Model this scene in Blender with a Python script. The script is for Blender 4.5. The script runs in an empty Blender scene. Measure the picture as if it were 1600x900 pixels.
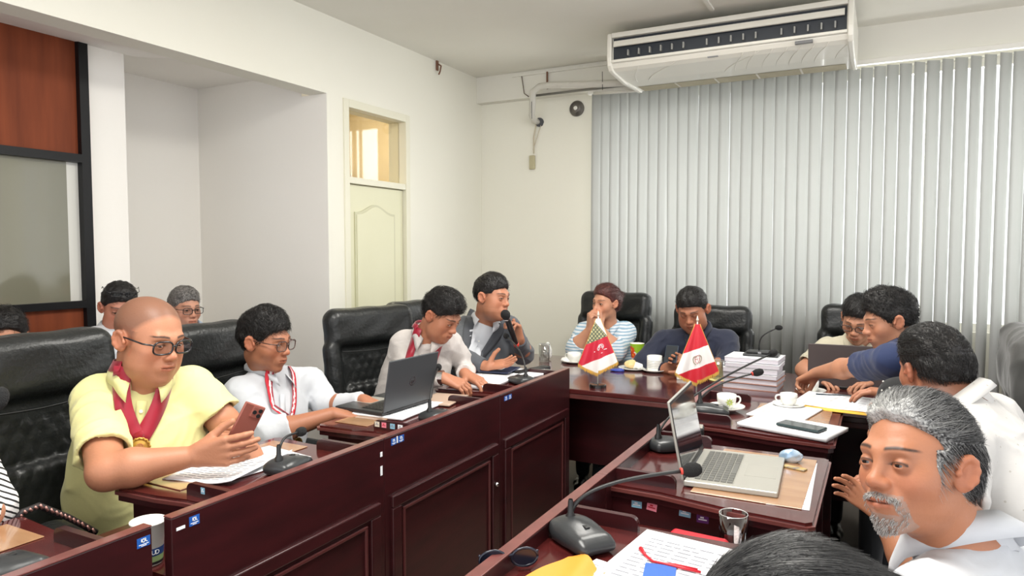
import bpy, bmesh, random
import numpy as np
from math import sin, cos, tan, pi, radians, atan2, sqrt
from mathutils import Vector, Matrix
random.seed(7); np.random.seed(7)
SC = bpy.context.scene
COL = SC.collection
# ------------------------------------------------------------------ camera
F_PX = 1100.0; CAM_H = 1.45; YAW = radians(27.8); PIT = radians(3.1)
cam_d = bpy.data.cameras.new('camera'); cam = bpy.data.objects.new('camera', cam_d); COL.objects.link(cam)
cam_d.sensor_width = 36; cam_d.lens = F_PX * 36 / 1600; cam_d.clip_start = 0.02
cam.location = (0, 0, CAM_H); cam.rotation_euler = (pi / 2 - PIT, 0, YAW)
SC.camera = cam
_F = np.array([-sin(YAW) * cos(PIT), cos(YAW) * cos(PIT), -sin(PIT)])
_R = np.array([cos(YAW), sin(YAW), 0.0]); _U = np.cross(_R, _F); _C = np.array([0, 0, CAM_H])
def P(x, y, z=None, X=None, Y=None, Z=None):
    """the place in the room that was measured at a point of the 1600 x 900 photograph, on a known plane"""
    d = _F + _R * (x - 800) / F_PX + _U * (450 - y) / F_PX
    if z is not None: t = (z - CAM_H) / d[2]
    elif X is not None: t = X / d[0]
    elif Y is not None: t = Y / d[1]
    else: t = Z
    return _C + d * t
# ------------------------------------------------------------------ world, lights, exposure
W = bpy.data.worlds.new('World'); SC.world = W; W.use_nodes = True
bg = W.node_tree.nodes['Background']; bg.inputs[0].default_value = (0.98, 0.985, 1.0, 1); bg.inputs[1].default_value = 1.55
def area(name, loc, rot, sx, sy, power, col=(1, 1, 1)):
    l = bpy.data.lights.new(name, 'AREA'); l.shape = 'RECTANGLE'; l.size = sx; l.size_y = sy; l.energy = power; l.color = col
    o = bpy.data.objects.new(name, l); o.location = loc; o.rotation_euler = rot; COL.objects.link(o); return o
area('ceiling_lamp_light', (-0.9, 1.0, 2.78), (0, 0, 0), 1.2, 0.6, 38, (1, .97, .90))
area('ceiling_lamp_light', (-0.75, 2.9, 2.78), (0, 0, 0), 1.2, 0.5, 30, (1, .97, .90))
area('corridor_fill_light', (-3.65, 4.1, 2.75), (0, 0, 0), .5, .6, 11, (1, .93, .80))  # added fill that brightens the corridor behind the transom
area('overcast_sky_light', (-0.2, 6.4, 1.9), (radians(-90), 0, 0), 6.0, 3.2, 330, (1, .985, .96))
SC.view_settings.view_transform = 'Standard'; SC.view_settings.look = 'None'
SC.view_settings.gamma = 1.0; SC.view_settings.use_curve_mapping = False
SC.view_settings.exposure = 0.56
# ------------------------------------------------------------------ materials
def srgb(r, g, b):
    f = lambda c: (c / 255 / 12.92) if c / 255 <= .04045 else ((c / 255 + .055) / 1.055) ** 2.4
    return (f(r), f(g), f(b), 1)
MATS = {}
def mat(name, col=(.8, .8, .8, 1), rough=.5, metal=0.0, spec=.5, coat=0.0, noise=None, bump=None, attr=None, trans=0.0, emit=None, sheen=0.0, stretch=(1, 1, 1), sss=0.0):
    """noise=(scale, amount, second colour), bump=(scale, strength)"""
    if name in MATS: return MATS[name]
    m = bpy.data.materials.new(name); m.use_nodes = True; nt = m.node_tree; N = nt.nodes; L = nt.links
    b = N['Principled BSDF']; b.inputs['Base Color'].default_value = col; b.inputs['Roughness'].default_value = rough
    b.inputs['Metallic'].default_value = metal; b.inputs['Specular IOR Level'].default_value = spec
    b.inputs['Coat Weight'].default_value = coat; b.inputs['Coat Roughness'].default_value = .08
    b.inputs['Transmission Weight'].default_value = trans; b.inputs['Sheen Weight'].default_value = sheen
    if sss: b.inputs['Subsurface Weight'].default_value = sss; b.inputs['Subsurface Radius'].default_value = (.01, .004, .002); b.inputs['Subsurface Scale'].default_value = .6
    if emit: b.inputs['Emission Color'].default_value = emit[0]; b.inputs['Emission Strength'].default_value = emit[1]
    tc = N.new('ShaderNodeTexCoord'); mp = N.new('ShaderNodeMapping'); mp.inputs['Scale'].default_value = stretch
    L.new(tc.outputs['Object'], mp.inputs[0])
    src = None
    if attr:
        a = N.new('ShaderNodeAttribute'); a.attribute_name = attr; src = a.outputs['Color']
    if noise:
        n = N.new('ShaderNodeTexNoise'); n.inputs['Scale'].default_value = noise[0]; n.inputs['Detail'].default_value = 5
        L.new(mp.outputs[0], n.inputs['Vector'])
        rp = N.new('ShaderNodeMapRange'); rp.inputs[1].default_value = .3; rp.inputs[2].default_value = .7; rp.inputs[4].default_value = noise[1]
        L.new(n.outputs['Fac'], rp.inputs[0])
        mx = N.new('ShaderNodeMix'); mx.data_type = 'RGBA'
        L.new(rp.outputs[0], mx.inputs[0])
        if src: L.new(src, mx.inputs[6])
        else: mx.inputs[6].default_value = col
        mx.inputs[7].default_value = noise[2]; src = mx.outputs[2]
    if src: L.new(src, b.inputs['Base Color'])
    if bump:
        n = N.new('ShaderNodeTexNoise'); n.inputs['Scale'].default_value = bump[0]; n.inputs['Detail'].default_value = 4
        L.new(mp.outputs[0], n.inputs['Vector'])
        bp = N.new('ShaderNodeBump'); bp.inputs['Strength'].default_value = bump[1]; bp.inputs['Distance'].default_value = .01
        L.new(n.outputs['Fac'], bp.inputs['Height']); L.new(bp.outputs[0], b.inputs['Normal'])
    MATS[name] = m; return m
wall_m = mat('cream_wall_paint', srgb(230, 228, 216), .85, noise=(1.3, .35, srgb(222, 219, 205)), bump=(35, .05))
ceil_m = mat('ceiling_paint', srgb(228, 226, 217), .9, noise=(1.0, .5, srgb(214, 211, 200)), bump=(20, .06))
alc_m = mat('alcove_paint', srgb(240, 237, 231), .85, noise=(1.3, .3, srgb(232, 228, 220)), bump=(35, .05))
maho = mat('mahogany', srgb(60, 22, 25), .3, spec=.4, coat=.25, noise=(3.5, .75, srgb(40, 17, 19)), stretch=(1.2, 1.2, 6), bump=(30, .03))
maho_top = mat('mahogany_top', srgb(84, 32, 30), .16, spec=.5, coat=.6, noise=(4, .7, srgb(60, 20, 21)), stretch=(1, 5, 1))
maho_edge = mat('mahogany_edge', srgb(112, 62, 58), .3, spec=.5, coat=.4, noise=(20, .6, srgb(84, 40, 38)))
blot_m = mat('brown_desk_pad', srgb(176, 136, 100), .22, spec=.5, coat=.6, noise=(6, .8, srgb(150, 110, 78)), stretch=(1, 4, 1))
leather = mat('black_leather', srgb(26, 28, 28), .38, spec=.45, coat=.08, bump=(70, .25))
leather_d = mat('black_leather_seam', srgb(18, 19, 19), .5)
blk = mat('black_plastic', srgb(30, 31, 32), .42, spec=.5)
blk_foam = mat('black_foam', srgb(24, 24, 25), .95, bump=(400, .6))
grey_pl = mat('dark_grey_plastic', srgb(46, 48, 50), .33, spec=.5, bump=(90, .04))
chrome = mat('chrome', srgb(200, 200, 200), .18, metal=1)
white_pl = mat('white_plastic', srgb(232, 230, 222), .35)
china = mat('white_china', srgb(238, 238, 232), .15, coat=.6)
paper = mat('white_paper', srgb(236, 237, 240), .7)
red_m = mat('red_plastic', srgb(190, 22, 40), .4)
blue_st = mat('blue_sticker', srgb(36, 92, 176), .4)
white_st = mat('white_print', srgb(238, 240, 244), .5)
pink_st = mat('pink_sticker', srgb(238, 140, 158), .5); cyan_st = mat('pale_blue_sticker', srgb(140, 190, 214), .5)
purp_st = mat('purple_sticker', srgb(92, 36, 110), .5); yel_st = mat('yellow_sticker', srgb(216, 214, 60), .5)
gold = mat('gold_metal', srgb(214, 170, 84), .3, metal=.7)
ink = mat('grey_ink', srgb(140, 142, 150), .8); ink_d = mat('black_ink', srgb(50, 50, 56), .8)
glass = mat('clear_glass', (1, 1, 1, 1), .02, trans=1.0)
# thin drinking glass: mostly see-through with a reflecting surface
def thin_glass(name, tint=(1, 1, 1, 1), refl=.18):
    m = bpy.data.materials.new(name); m.use_nodes = True; N = m.node_tree.nodes; L = m.node_tree.links; N.remove(N['Principled BSDF'])
    t = N.new('ShaderNodeBsdfTransparent'); t.inputs[0].default_value = tint; g = N.new('ShaderNodeBsdfGlossy'); g.inputs[1].default_value = .03
    lw = N.new('ShaderNodeLayerWeight'); lw.inputs[0].default_value = .35
    mr = N.new('ShaderNodeMapRange'); mr.inputs[3].default_value = refl * .3; mr.inputs[4].default_value = min(1, refl * 4)
    L.new(lw.outputs['Facing'], mr.inputs[0])
    mx = N.new('ShaderNodeMixShader'); L.new(mr.outputs[0], mx.inputs[0]); L.new(t.outputs[0], mx.inputs[1]); L.new(g.outputs[0], mx.inputs[2])
    L.new(mx.outputs[0], N['Material Output'].inputs[0]); MATS[name] = m; return m
tglass = thin_glass('thin_glass', (.93, .94, .94, 1), .2)
lens_m = thin_glass('lens_glass', (.93, .95, .97, 1), .08)
# ------------------------------------------------------------------ helpers
def V(*a): return Vector(a)
def finish(me, m, smooth=False):
    if m: me.materials.append(m)
    if smooth:
        me.polygons.foreach_set('use_smooth', np.ones(len(me.polygons), bool))
    me.update(); return me
def obj(name, me, m=None, parent=None, smooth=False, loc=None):
    if isinstance(me, bmesh.types.BMesh):
        b = me; me = bpy.data.meshes.new(name); b.normal_update(); b.to_mesh(me); b.free()
    finish(me, m, smooth)
    o = bpy.data.objects.new(name, me); COL.objects.link(o)
    if parent: o.parent = parent
    if loc is not None: o.location = loc
    return o
def tag(o, label, cat, group=None):
    o['label'] = label; o['category'] = cat
    if group: o['group'] = group
    return o
def thing(name, label, cat, loc=(0, 0, 0), rz=0, group=None):
    o = bpy.data.objects.new(name, None); COL.objects.link(o); o.empty_display_size = .05
    o.location = loc; o.rotation_euler = (0, 0, rz); return tag(o, label, cat, group)
def struct(name, me, m=None, parent=None, smooth=False):
    o = obj(name, me, m, parent, smooth)
    if not parent: o['kind'] = 'structure'
    return o
def dup(root, loc=None, rz=None, label=None, group=None):
    r = root.copy(); COL.objects.link(r)
    if loc is not None: r.location = loc
    if rz is not None: r.rotation_euler = (0, 0, rz)
    if label: r['label'] = label
    if group: r['group'] = group
    for ch in list(root.children):
        c = ch.copy(); COL.objects.link(c); c.parent = r
        for g in ch.children:
            d = g.copy(); COL.objects.link(d); d.parent = c
    return r
def bm_box(bm, lo, hi, bev=0.0, M=None):
    lo = Vector(lo); hi = Vector(hi); c = (lo + hi) / 2; s = hi - lo
    r = bmesh.ops.create_cube(bm, size=1.0); vs = r['verts']
    for v in vs: v.co = Vector((v.co.x * s.x, v.co.y * s.y, v.co.z * s.z)) + c
    if bev:
        es = list({e for v in vs for e in v.link_edges})
        rr = bmesh.ops.bevel(bm, geom=es, offset=bev, segments=2, affect='EDGES', profile=.5)
        vs = list({v for f in rr['faces'] for v in f.verts} | {v for v in vs if v.is_valid})
    if M is not None:
        for v in vs: v.co = M @ v.co
    return bm
def box(lo, hi, bev=0.0, M=None): return bm_box(bmesh.new(), lo, hi, bev, M)
def bm_tube(bm, pts, rad, n=10, cap=True):
    pts = [Vector(p) for p in pts]; rs = rad if isinstance(rad, (list, tuple)) else [rad] * len(pts)
    rings = []; prev = None
    for i, p in enumerate(pts):
        t = (pts[min(i + 1, len(pts) - 1)] - pts[max(i - 1, 0)]).normalized()
        if prev is None: a = t.orthogonal().normalized()
        else: a = (prev - t * prev.dot(t)).normalized()
        prev = a; b = t.cross(a)
        rings.append([bm.verts.new(p + (a * cos(2 * pi * k / n) + b * sin(2 * pi * k / n)) * rs[i]) for k in range(n)])
    for i in range(len(rings) - 1):
        for k in range(n):
            bm.faces.new((rings[i][k], rings[i][(k + 1) % n], rings[i + 1][(k + 1) % n], rings[i + 1][k]))
    if cap: bm.faces.new(rings[0][::-1]); bm.faces.new(rings[-1])
    return bm
def tube(pts, rad, n=10, cap=True): return bm_tube(bmesh.new(), pts, rad, n, cap)
def bez(p0, p1, p2, p3, n=12):
    p0, p1, p2, p3 = [Vector(p) for p in (p0, p1, p2, p3)]
    return [p0 * (1 - t) ** 3 + p1 * 3 * t * (1 - t) ** 2 + p2 * 3 * t * t * (1 - t) + p3 * t ** 3 for t in [i / n for i in range(n + 1)]]
def bm_lathe(bm, prof, n=32, c=(0, 0, 0)):
    rings = []
    for r, z in prof:
        rings.append([bm.verts.new((c[0] + r * cos(2 * pi * k / n), c[1] + r * sin(2 * pi * k / n), c[2] + z)) for k in range(n)] if r > 1e-6 else [bm.verts.new((c[0], c[1], c[2] + z))])
    for i in range(len(rings) - 1):
        A, B = rings[i], rings[i + 1]
        for k in range(n):
            if len(A) == 1 and len(B) == 1: continue
            if len(A) == 1: bm.faces.new((A[0], B[k], B[(k + 1) % n])) if False else bm.faces.new((A[0], B[(k + 1) % n], B[k]))
            elif len(B) == 1: bm.faces.new((A[k], A[(k + 1) % n], B[0]))
            else: bm.faces.new((A[k], A[(k + 1) % n], B[(k + 1) % n], B[k]))
    return bm
def lathe(prof, n=32, c=(0, 0, 0)): return bm_lathe(bmesh.new(), prof, n, c)
def bm_prism(bm, poly, axis, a, b):
    """poly: 2-D outline; extruded along axis ('x': poly is (y,z), 'y': (x,z), 'z': (x,y)) from a to b"""
    def mk(u, v, w): return {'x': (w, u, v), 'y': (u, w, v), 'z': (u, v, w)}[axis]
    A = [bm.verts.new(mk(u, v, a)) for u, v in poly]; B = [bm.verts.new(mk(u, v, b)) for u, v in poly]
    n = len(poly); bm.faces.new(A); bm.faces.new(B[::-1])
    for k in range(n): bm.faces.new((A[k], B[k], B[(k + 1) % n], A[(k + 1) % n]))
    bmesh.ops.recalc_face_normals(bm, faces=bm.faces[:]); return bm
def prism(poly, axis, a, b): return bm_prism(bmesh.new(), poly, axis, a, b)
def bm_quad(bm, pts, th=0.0):
    vs = [bm.verts.new(p) for p in pts]; bm.faces.new(vs)
    if th:
        n = (Vector(pts[1]) - Vector(pts[0])).cross(Vector(pts[-1]) - Vector(pts[0])).normalized() * th
        b = [bm.verts.new(Vector(p) - n) for p in pts]; bm.faces.new(b[::-1]); k = len(pts)
        for i in range(k): bm.faces.new((vs[i], b[i], b[(i + 1) % k], vs[(i + 1) % k]))
    return bm
def mesh_from(name, verts, faces):
    me = bpy.data.meshes.new(name); n = len(verts)
    me.vertices.add(n); me.vertices.foreach_set('co', np.asarray(verts, np.float32).ravel())
    f = np.asarray(faces, np.int32); k = f.shape[1]
    me.loops.add(f.size); me.loops.foreach_set('vertex_index', f.ravel())
    me.polygons.add(len(f)); me.polygons.foreach_set('loop_start', np.arange(0, f.size, k, dtype=np.int32))
    try: me.polygons.foreach_set('loop_total', np.full(len(f), k, np.int32))
    except Exception: pass
    me.update(calc_edges=True); return me
def set_col(me, cols, name='Col'):
    a = me.color_attributes.new(name, 'FLOAT_COLOR', 'POINT')
    c = np.ones((len(cols), 4), np.float32); c[:, :3] = cols; a.data.foreach_set('color', c.ravel())
def grid_mesh(name, fn, nu, nv):
    vs = [fn(i / nu, j / nv) for j in range(nv + 1) for i in range(nu + 1)]
    fs = [(j * (nu + 1) + i, j * (nu + 1) + i + 1, (j + 1) * (nu + 1) + i + 1, (j + 1) * (nu + 1) + i) for j in range(nv) for i in range(nu)]
    return mesh_from(name, vs, fs)
def text_mesh(txt, size, m, parent, M, name='lettering'):
    cu = bpy.data.curves.new(name, 'FONT'); cu.body = txt; cu.size = size; cu.extrude = .0003; cu.align_x = 'CENTER'; cu.align_y = 'CENTER'
    o = bpy.data.objects.new(name, cu); COL.objects.link(o); dg = bpy.context.evaluated_depsgraph_get(); dg.update()
    me = bpy.data.meshes.new_from_object(o.evaluated_get(dg)); bpy.data.objects.remove(o)
    me.transform(M); me.materials.clear(); return obj(name, me, m, parent)
# ------------------------------------------------------------------ solid shapes blended on a grid
def rotm(az=0, pit=0, roll=0):
    """columns: right, forward, up of a head or body that looks along az (from +X, counter-clockwise) and pit (up)"""
    f = np.array([cos(az) * cos(pit), sin(az) * cos(pit), sin(pit)]); r = np.array([sin(az), -cos(az), 0.0]); u = np.cross(r, f)
    r2 = r * cos(roll) + u * sin(roll); u2 = u * cos(roll) - r * sin(roll)
    return np.stack([r2, f, u2], 1)
A3 = lambda *a: np.array(a, float)
def nrm(v): v = np.asarray(v, float); return v / (np.linalg.norm(v) + 1e-12)
def cone(a, b, ra, rb, op='u', k=.02, flat=False, flat0=False):
    a = np.asarray(a, float); b = np.asarray(b, float); d = b - a; L2 = d @ d + 1e-12; L = sqrt(L2)
    def f(x, y, z):
        px, py, pz = x - a[0], y - a[1], z - a[2]; tt = (px * d[0] + py * d[1] + pz * d[2]) / L2; t = np.clip(tt, 0, 1)
        r = np.sqrt((px - t * d[0]) ** 2 + (py - t * d[1]) ** 2 + (pz - t * d[2]) ** 2) - (ra + (rb - ra) * t)
        if flat: r = np.maximum(r, (tt - 1) * L)
        if flat0: r = np.maximum(r, -tt * L)
        return r
    rr = max(ra, rb); return (f, np.minimum(a, b) - rr, np.maximum(a, b) + rr, op, k)
def ell(c, r, R=None, op='u', k=.02):
    c = np.asarray(c, float); r = np.asarray(r, float); R = np.eye(3) if R is None else R
    def f(x, y, z):
        px, py, pz = x - c[0], y - c[1], z - c[2]
        q = [(px * R[0, i] + py * R[1, i] + pz * R[2, i]) / r[i] for i in range(3)]
        k0 = np.sqrt(q[0] ** 2 + q[1] ** 2 + q[2] ** 2) + 1e-9
        k1 = np.sqrt((q[0] / r[0]) ** 2 + (q[1] / r[1]) ** 2 + (q[2] / r[2]) ** 2) + 1e-9
        return k0 * (k0 - 1) / k1
    h = np.abs(R) @ r; return (f, c - h, c + h, op, k)
def rbox(c, h, R=None, rad=.01, op='u', k=.01):
    c = np.asarray(c, float); h = np.asarray(h, float); R = np.eye(3) if R is None else R
    def f(x, y, z):
        px, py, pz = x - c[0], y - c[1], z - c[2]
        q = [np.abs(px * R[0, i] + py * R[1, i] + pz * R[2, i]) - (h[i] - rad) for i in range(3)]
        return np.sqrt(np.maximum(q[0], 0) ** 2 + np.maximum(q[1], 0) ** 2 + np.maximum(q[2], 0) ** 2) + np.minimum(np.maximum(np.maximum(q[0], q[1]), q[2]), 0) - rad
    e = np.abs(R) @ h; return (f, c - e, c + e, op, k)
def comb(D, d, op, k):
    if op == 'u': h = np.maximum(k - np.abs(D - d), 0) / k; return np.minimum(D, d) - h * h * k * .25
    if op == 's': d = -d
    h = np.maximum(k - np.abs(D - d), 0) / k; return np.maximum(D, d) + h * h * k * .25
def ev(prims, pts):
    x, y, z = np.asarray(pts, float).T; D = np.full(x.shape, 1.0)
    for f, lo, hi, op, k in prims: D = comb(D, f(x, y, z), op, k)
    return D
def axis(lo, hi, step, fine):
    out = [lo]; p = lo
    while p < hi:
        s = step
        for a, b, st in fine:
            if a - .02 <= p <= b + .02: s = min(s, st if a <= p <= b else max(st, st * 1.6))
        p += min(s, step); out.append(p)
    return np.array(out)
def solid(prims, step, fine=(), disp=None, post=None):
    """fine: list of (lo3, hi3, step); gives vertices and quads of the zero surface"""
    us = [p for p in prims if p[3] == 'u']
    lo = np.min([p[1] for p in us], 0) - step * 2 - .012; hi = np.max([p[2] for p in us], 0) + step * 2 + .012
    ax = [axis(lo[i], hi[i], step, [(a[i], b[i], s) for a, b, s in fine]) for i in range(3)]
    D = np.full([len(a) for a in ax], 1.0, np.float32)
    for f, l, h, op, k in prims:
        m = max(k, .02) + 2 * step
        s = [(max(0, np.searchsorted(ax[i], l[i] - m) - 1), np.searchsorted(ax[i], h[i] + m) + 1) for i in range(3)]
        if op == 'i': s = [(0, len(a)) for a in ax]
        sl = tuple(slice(*q) for q in s)
        x = ax[0][sl[0]][:, None, None]; y = ax[1][sl[1]][None, :, None]; z = ax[2][sl[2]][None, None, :]
        if x.size and y.size and z.size: D[sl] = comb(D[sl], f(x, y, z), op, k)
    if disp:
        i, j, k_ = np.nonzero(np.abs(D) < .04); D[i, j, k_] += disp(ax[0][i], ax[1][j], ax[2][k_])
    return surf(D, ax)
def surf(D, ax):
    ins = D < 0; n = D.shape; c = np.zeros([q - 1 for q in n], np.int8)
    for a in (0, 1):
        for b in (0, 1):
            for d in (0, 1): c += ins[a:n[0] - 1 + a, b:n[1] - 1 + b, d:n[2] - 1 + d]
    ci, cj, ck = np.nonzero((c > 0) & (c < 8)); N = len(ci)
    idx = np.full(c.shape, -1, np.int32); idx[ci, cj, ck] = np.arange(N)
    acc = np.zeros((N, 3)); cnt = np.zeros(N)
    for e in range(3):
        o1, o2 = [q for q in range(3) if q != e]
        for a in (0, 1):
            for b in (0, 1):
                p = [ci.copy(), cj.copy(), ck.copy()]; p[o1] += a; p[o2] += b; q = [v.copy() for v in p]; q[e] += 1
                d0 = D[p[0], p[1], p[2]]; d1 = D[q[0], q[1], q[2]]; m = (d0 < 0) != (d1 < 0)
                t = np.where(m, d0 / np.where(m, d0 - d1, 1), 0)
                for w in range(3):
                    u0 = ax[w][p[w]]; u1 = ax[w][q[w]]; acc[:, w] += np.where(m, u0 + (u1 - u0) * t, 0)
                cnt += m
    Vt = acc / cnt[:, None]; F = []
    for e in range(3):
        o1, o2 = (e + 1) % 3, (e + 2) % 3
        s0 = [slice(None)] * 3; s1 = [slice(None)] * 3; s0[e] = slice(0, n[e] - 1); s1[e] = slice(1, n[e])
        A, B = ins[tuple(s0)], ins[tuple(s1)]
        I = np.array(np.nonzero(A != B)); ok = (I[o1] > 0) & (I[o2] > 0) & (I[o1] < n[o1] - 1) & (I[o2] < n[o2] - 1); I = I[:, ok]
        fl = A[I[0], I[1], I[2]]
        def g(d1, d2):
            J = [I[0].copy(), I[1].copy(), I[2].copy()]; J[o1] += d1; J[o2] += d2; return idx[J[0], J[1], J[2]]
        q = np.stack([g(-1, -1), g(0, -1), g(0, 0), g(-1, 0)], 1); q[~fl] = q[~fl][:, ::-1]; F.append(q)
    return Vt, np.concatenate(F)
def folds(seed, amp, freq, dirs=None):
    r = np.random.RandomState(seed); K = [(nrm(r.randn(3)) * freq * r.uniform(.6, 1.6), r.uniform(0, 6.28)) for _ in range(5)]
    K2 = [(nrm(r.randn(3)) * freq * .5, r.uniform(0, 6.28)) for _ in range(3)]
    def f(x, y, z):
        w = sum(np.sin(x * k[0] + y * k[1] + z * k[2] + p) for k, p in K2)
        s = 0
        for k, p in K: s = s + (1 - np.abs(np.sin((x * k[0] + y * k[1] + z * k[2]) * .5 + p + w * 1.1))) ** 2.2
        return -(s / 5 - .25) * amp
    return f
# ================================================================== the room
XL, YB, ZC = -2.95, 5.06, 2.84          # left wall, back wall, ceiling
XA, XR = -3.5, -4.08                   # wooden partition and recess wall in the alcove
floor_m = mat('floor_tiles', srgb(120, 104, 92), .3, noise=(2, .5, srgb(96, 82, 72)))
struct('floor', box((-4.4, -1.6, -.05), (3.4, 5.24, 0)), floor_m)
struct('ceiling', box((-4.4, -1.6, ZC), (3.4, 5.24, ZC + .1)), ceil_m)
# left wall: lintel over the alcove, wall with the door hole
bm = bmesh.new()
bm_box(bm, (XL - .14, -1.6, 2.38), (XL, 3.235, ZC)); bm_box(bm, (XL - .14, 3.235, 0), (XL, 3.40, ZC))
bm_box(bm, (XL - .14, 3.40, 2.36), (XL, 4.03, ZC)); bm_box(bm, (XL - .14, 4.03, 0), (XL, 5.16, ZC))
bmesh.ops.remove_doubles(bm, verts=bm.verts[:], dist=1e-5)
struct('wall_left', bm, wall_m)
# soffit of the alcove, rising slightly towards the partition, and the higher recess beyond it
bm = prism([(XL - .0005, 2.3795), (XA, 2.46), (XA, 2.62), (XL - .0005, 2.379 + .1)], 'y', -1.6, 2.40)
bm_prism(bm, [(XL - .0005, 2.3795), (-3.22, 2.42), (-3.22, 2.62), (XL - .0005, 2.479)], 'y', 2.40, 3.2343)
struct('trim_1', bm, alc_m)
struct('trim_2', box((XR - .1, 2.1, 2.52), (-3.2, 3.3, 2.63)), alc_m)
bm = box((XR - .1, 3.2342, 0), (XL - .0005, 3.3, 2.3794)); bm_box(bm, (XR - .1, 3.2342, 2.379), (-3.15, 3.3, 2.7)); struct('wall_north', bm, alc_m)
bm = box((XR - .1, 2.1, 0), (XR, 3.3, 2.7)); struct('wall_recess', bm, alc_m)
bm = box((XA - .12, 2.13, 0), (XA, 2.335, 2.7)); bm_box(bm, (XR - .05, 2.25, 0), (XA - .1, 2.335, 2.7)); struct('wall_column', bm, alc_m)
# wooden partition with black frame and a dark glass
wood_m = mat('reddish_plywood', srgb(132, 66, 38), .6, spec=.2, noise=(7, .8, srgb(98, 46, 26)), stretch=(1, 2.5, .25))
frame_m = mat('black_frame', srgb(16, 16, 18), .4, spec=.25)
pg = struct('wall_partition', bmesh.new(), frame_m)
def part(name, bm, m, par, smooth=False): return obj(name, bm, m, par, smooth)
part('post', box((XA - .05, 2.085, 0), (XA + .03, 2.13, 2.46)), frame_m, pg)
part('rail', box((XA - .05, -1.6, 1.875), (XA + .03, 2.085, 1.915)), frame_m, pg)
part('rail', box((XA - .05, -1.6, 1.165), (XA + .03, 2.085, 1.20)), frame_m, pg)
part('wood_panel', box((XA - .04, -1.6, 1.915), (XA, 2.085, 2.46)), wood_m, pg)
part('wood_panel', box((XA - .04, -1.6, 0), (XA, 2.085, 1.165)), wood_m, pg)
pane_m = mat('smoked_glass', srgb(118, 116, 100), .07, spec=.7, coat=.5)
part('glass_pane', box((XA - .02, -1.6, 1.20), (XA - .008, 2.03, 1.875)), pane_m, pg)
part('pane_strip', box((XA - .02, 2.03, 1.20), (XA - .008, 2.085, 1.875)), mat('bright_strip', srgb(206, 205, 198), .4), pg)
# back wall with the window behind the blinds
bm = bmesh.new(); T = 5.22; wx0, wx1, wz0, wz1 = -1.98, 3.0, .95, 2.6
bm_box(bm, (XL - .2, YB, 0), (wx0, T, ZC)); bm_box(bm, (wx1, YB, 0), (3.4, T, ZC)); bm_box(bm, (wx0, YB, 0), (wx1, T, wz0)); bm_box(bm, (wx0, YB, wz1), (wx1, T, ZC))
struct('wall_back', bm, wall_m)
struct('trim_3', box((XL, 4.98, 2.635), (3.4, YB + .01, ZC)), ceil_m)
wn = struct('window_1', box((wx0, 5.12, wz0), (wx0 + .05, 5.17, wz1)), white_pl)
bm = bmesh.new()
for x in np.arange(wx0 + 1.1, wx1, 1.1): bm_box(bm, (x - .012, 5.12, wz0), (x + .012, 5.17, wz1))
bm_box(bm, (wx0, 5.12, wz0), (wx1, 5.17, wz0 + .05)); bm_box(bm, (wx0, 5.12, wz1 - .05), (wx1, 5.17, wz1))
obj('window_frame', bm, white_pl, wn)
obj('window_pane', box((wx0, 5.142, wz0), (wx1, 5.146, wz1)), tglass, wn)
# door in the left wall: frame, transom window, moulded door leaf
dm = mat('pale_green_door_paint', srgb(217, 215, 186), .5, noise=(3, .3, srgb(206, 204, 172)))
d = struct('door_1', box((XL - .06, 3.43, .01), (XL - .02, 4.0, 1.86)), dm)
bm = bmesh.new()
for a, b in (((XL - .14, 3.375, 0), (XL + .012, 3.42, 2.38)), ((XL - .14, 4.005, 0), (XL + .012, 4.05, 2.38)), ((XL - .14, 3.42, 2.33), (XL + .012, 4.005, 2.38)), ((XL - .08, 3.42, 1.865), (XL + .006, 4.005, 1.905))): bm_box(bm, a, b, .003)
obj('door_frame', bm, mat('door_frame_paint', srgb(222, 219, 200), .5), d)
# raised panel with an arched top
arc = [(3.50, 1.30), (3.50, .95)][:0]
def arch(y0, y1, z0, z1, rise, n=18):
    pts = [(y0, z0), (y1, z0), (y1, z1)]
    for i in range(1, n):
        t = i / n; y = y1 + (y0 - y1) * t; s = (1 - cos(2 * pi * t)) / 2; pts.append((y, z1 + rise * s ** 1.3))
    pts.append((y0, z1)); return pts
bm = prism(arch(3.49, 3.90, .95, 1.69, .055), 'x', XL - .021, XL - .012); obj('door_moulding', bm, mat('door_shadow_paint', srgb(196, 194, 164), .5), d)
bm = prism(arch(3.505, 3.885, .965, 1.675, .055), 'x', XL - .02, XL - .008); obj('door_panel', bm, dm, d)
bm = prism(arch(3.49, 3.90, .15, .80, .0), 'x', XL - .021, XL - .008); obj('door_panel', bm, dm, d)
w2 = struct('window_2', box((XL - .055, 3.42, 1.905), (XL - .05, 4.005, 2.33)), thin_glass('transom_glass', (.97, .95, .9, 1), .06))
# the corridor seen through the transom
tan_m = mat('corridor_wall', srgb(206, 190, 154), .8, noise=(3, .5, srgb(176, 156, 116)))
bm = box((-4.3, 3.34, 0), (-4.2, 4.20, 2.84)); bm_box(bm, (-4.3, 4.20, 0), (-4.2, 4.9, 1.75)); bm_box(bm, (-4.3, 4.20, 2.45), (-4.2, 4.9, 2.84))
bm_box(bm, (-4.3, 4.36, 1.75), (-4.2, 4.42, 2.45)); bm_box(bm, (-4.3, 4.60, 1.75), (-4.2, 4.9, 2.45)); bm_box(bm, (-4.3, 4.20, 2.07), (-4.2, 4.9, 2.12))
bm_box(bm, (-4.25, 4.9, 0), (-3.09, 5.0, 2.84)); bm_box(bm, (-4.2, 3.34, 0), (-3.5, 3.36, 2.84))
struct('wall_corridor', bm, tan_m)
bm = bmesh.new()
for y in (3.62, 3.80, 3.98): bm_box(bm, (-4.17, y, 1.7), (-4.15, y + .035, 2.5))
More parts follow.
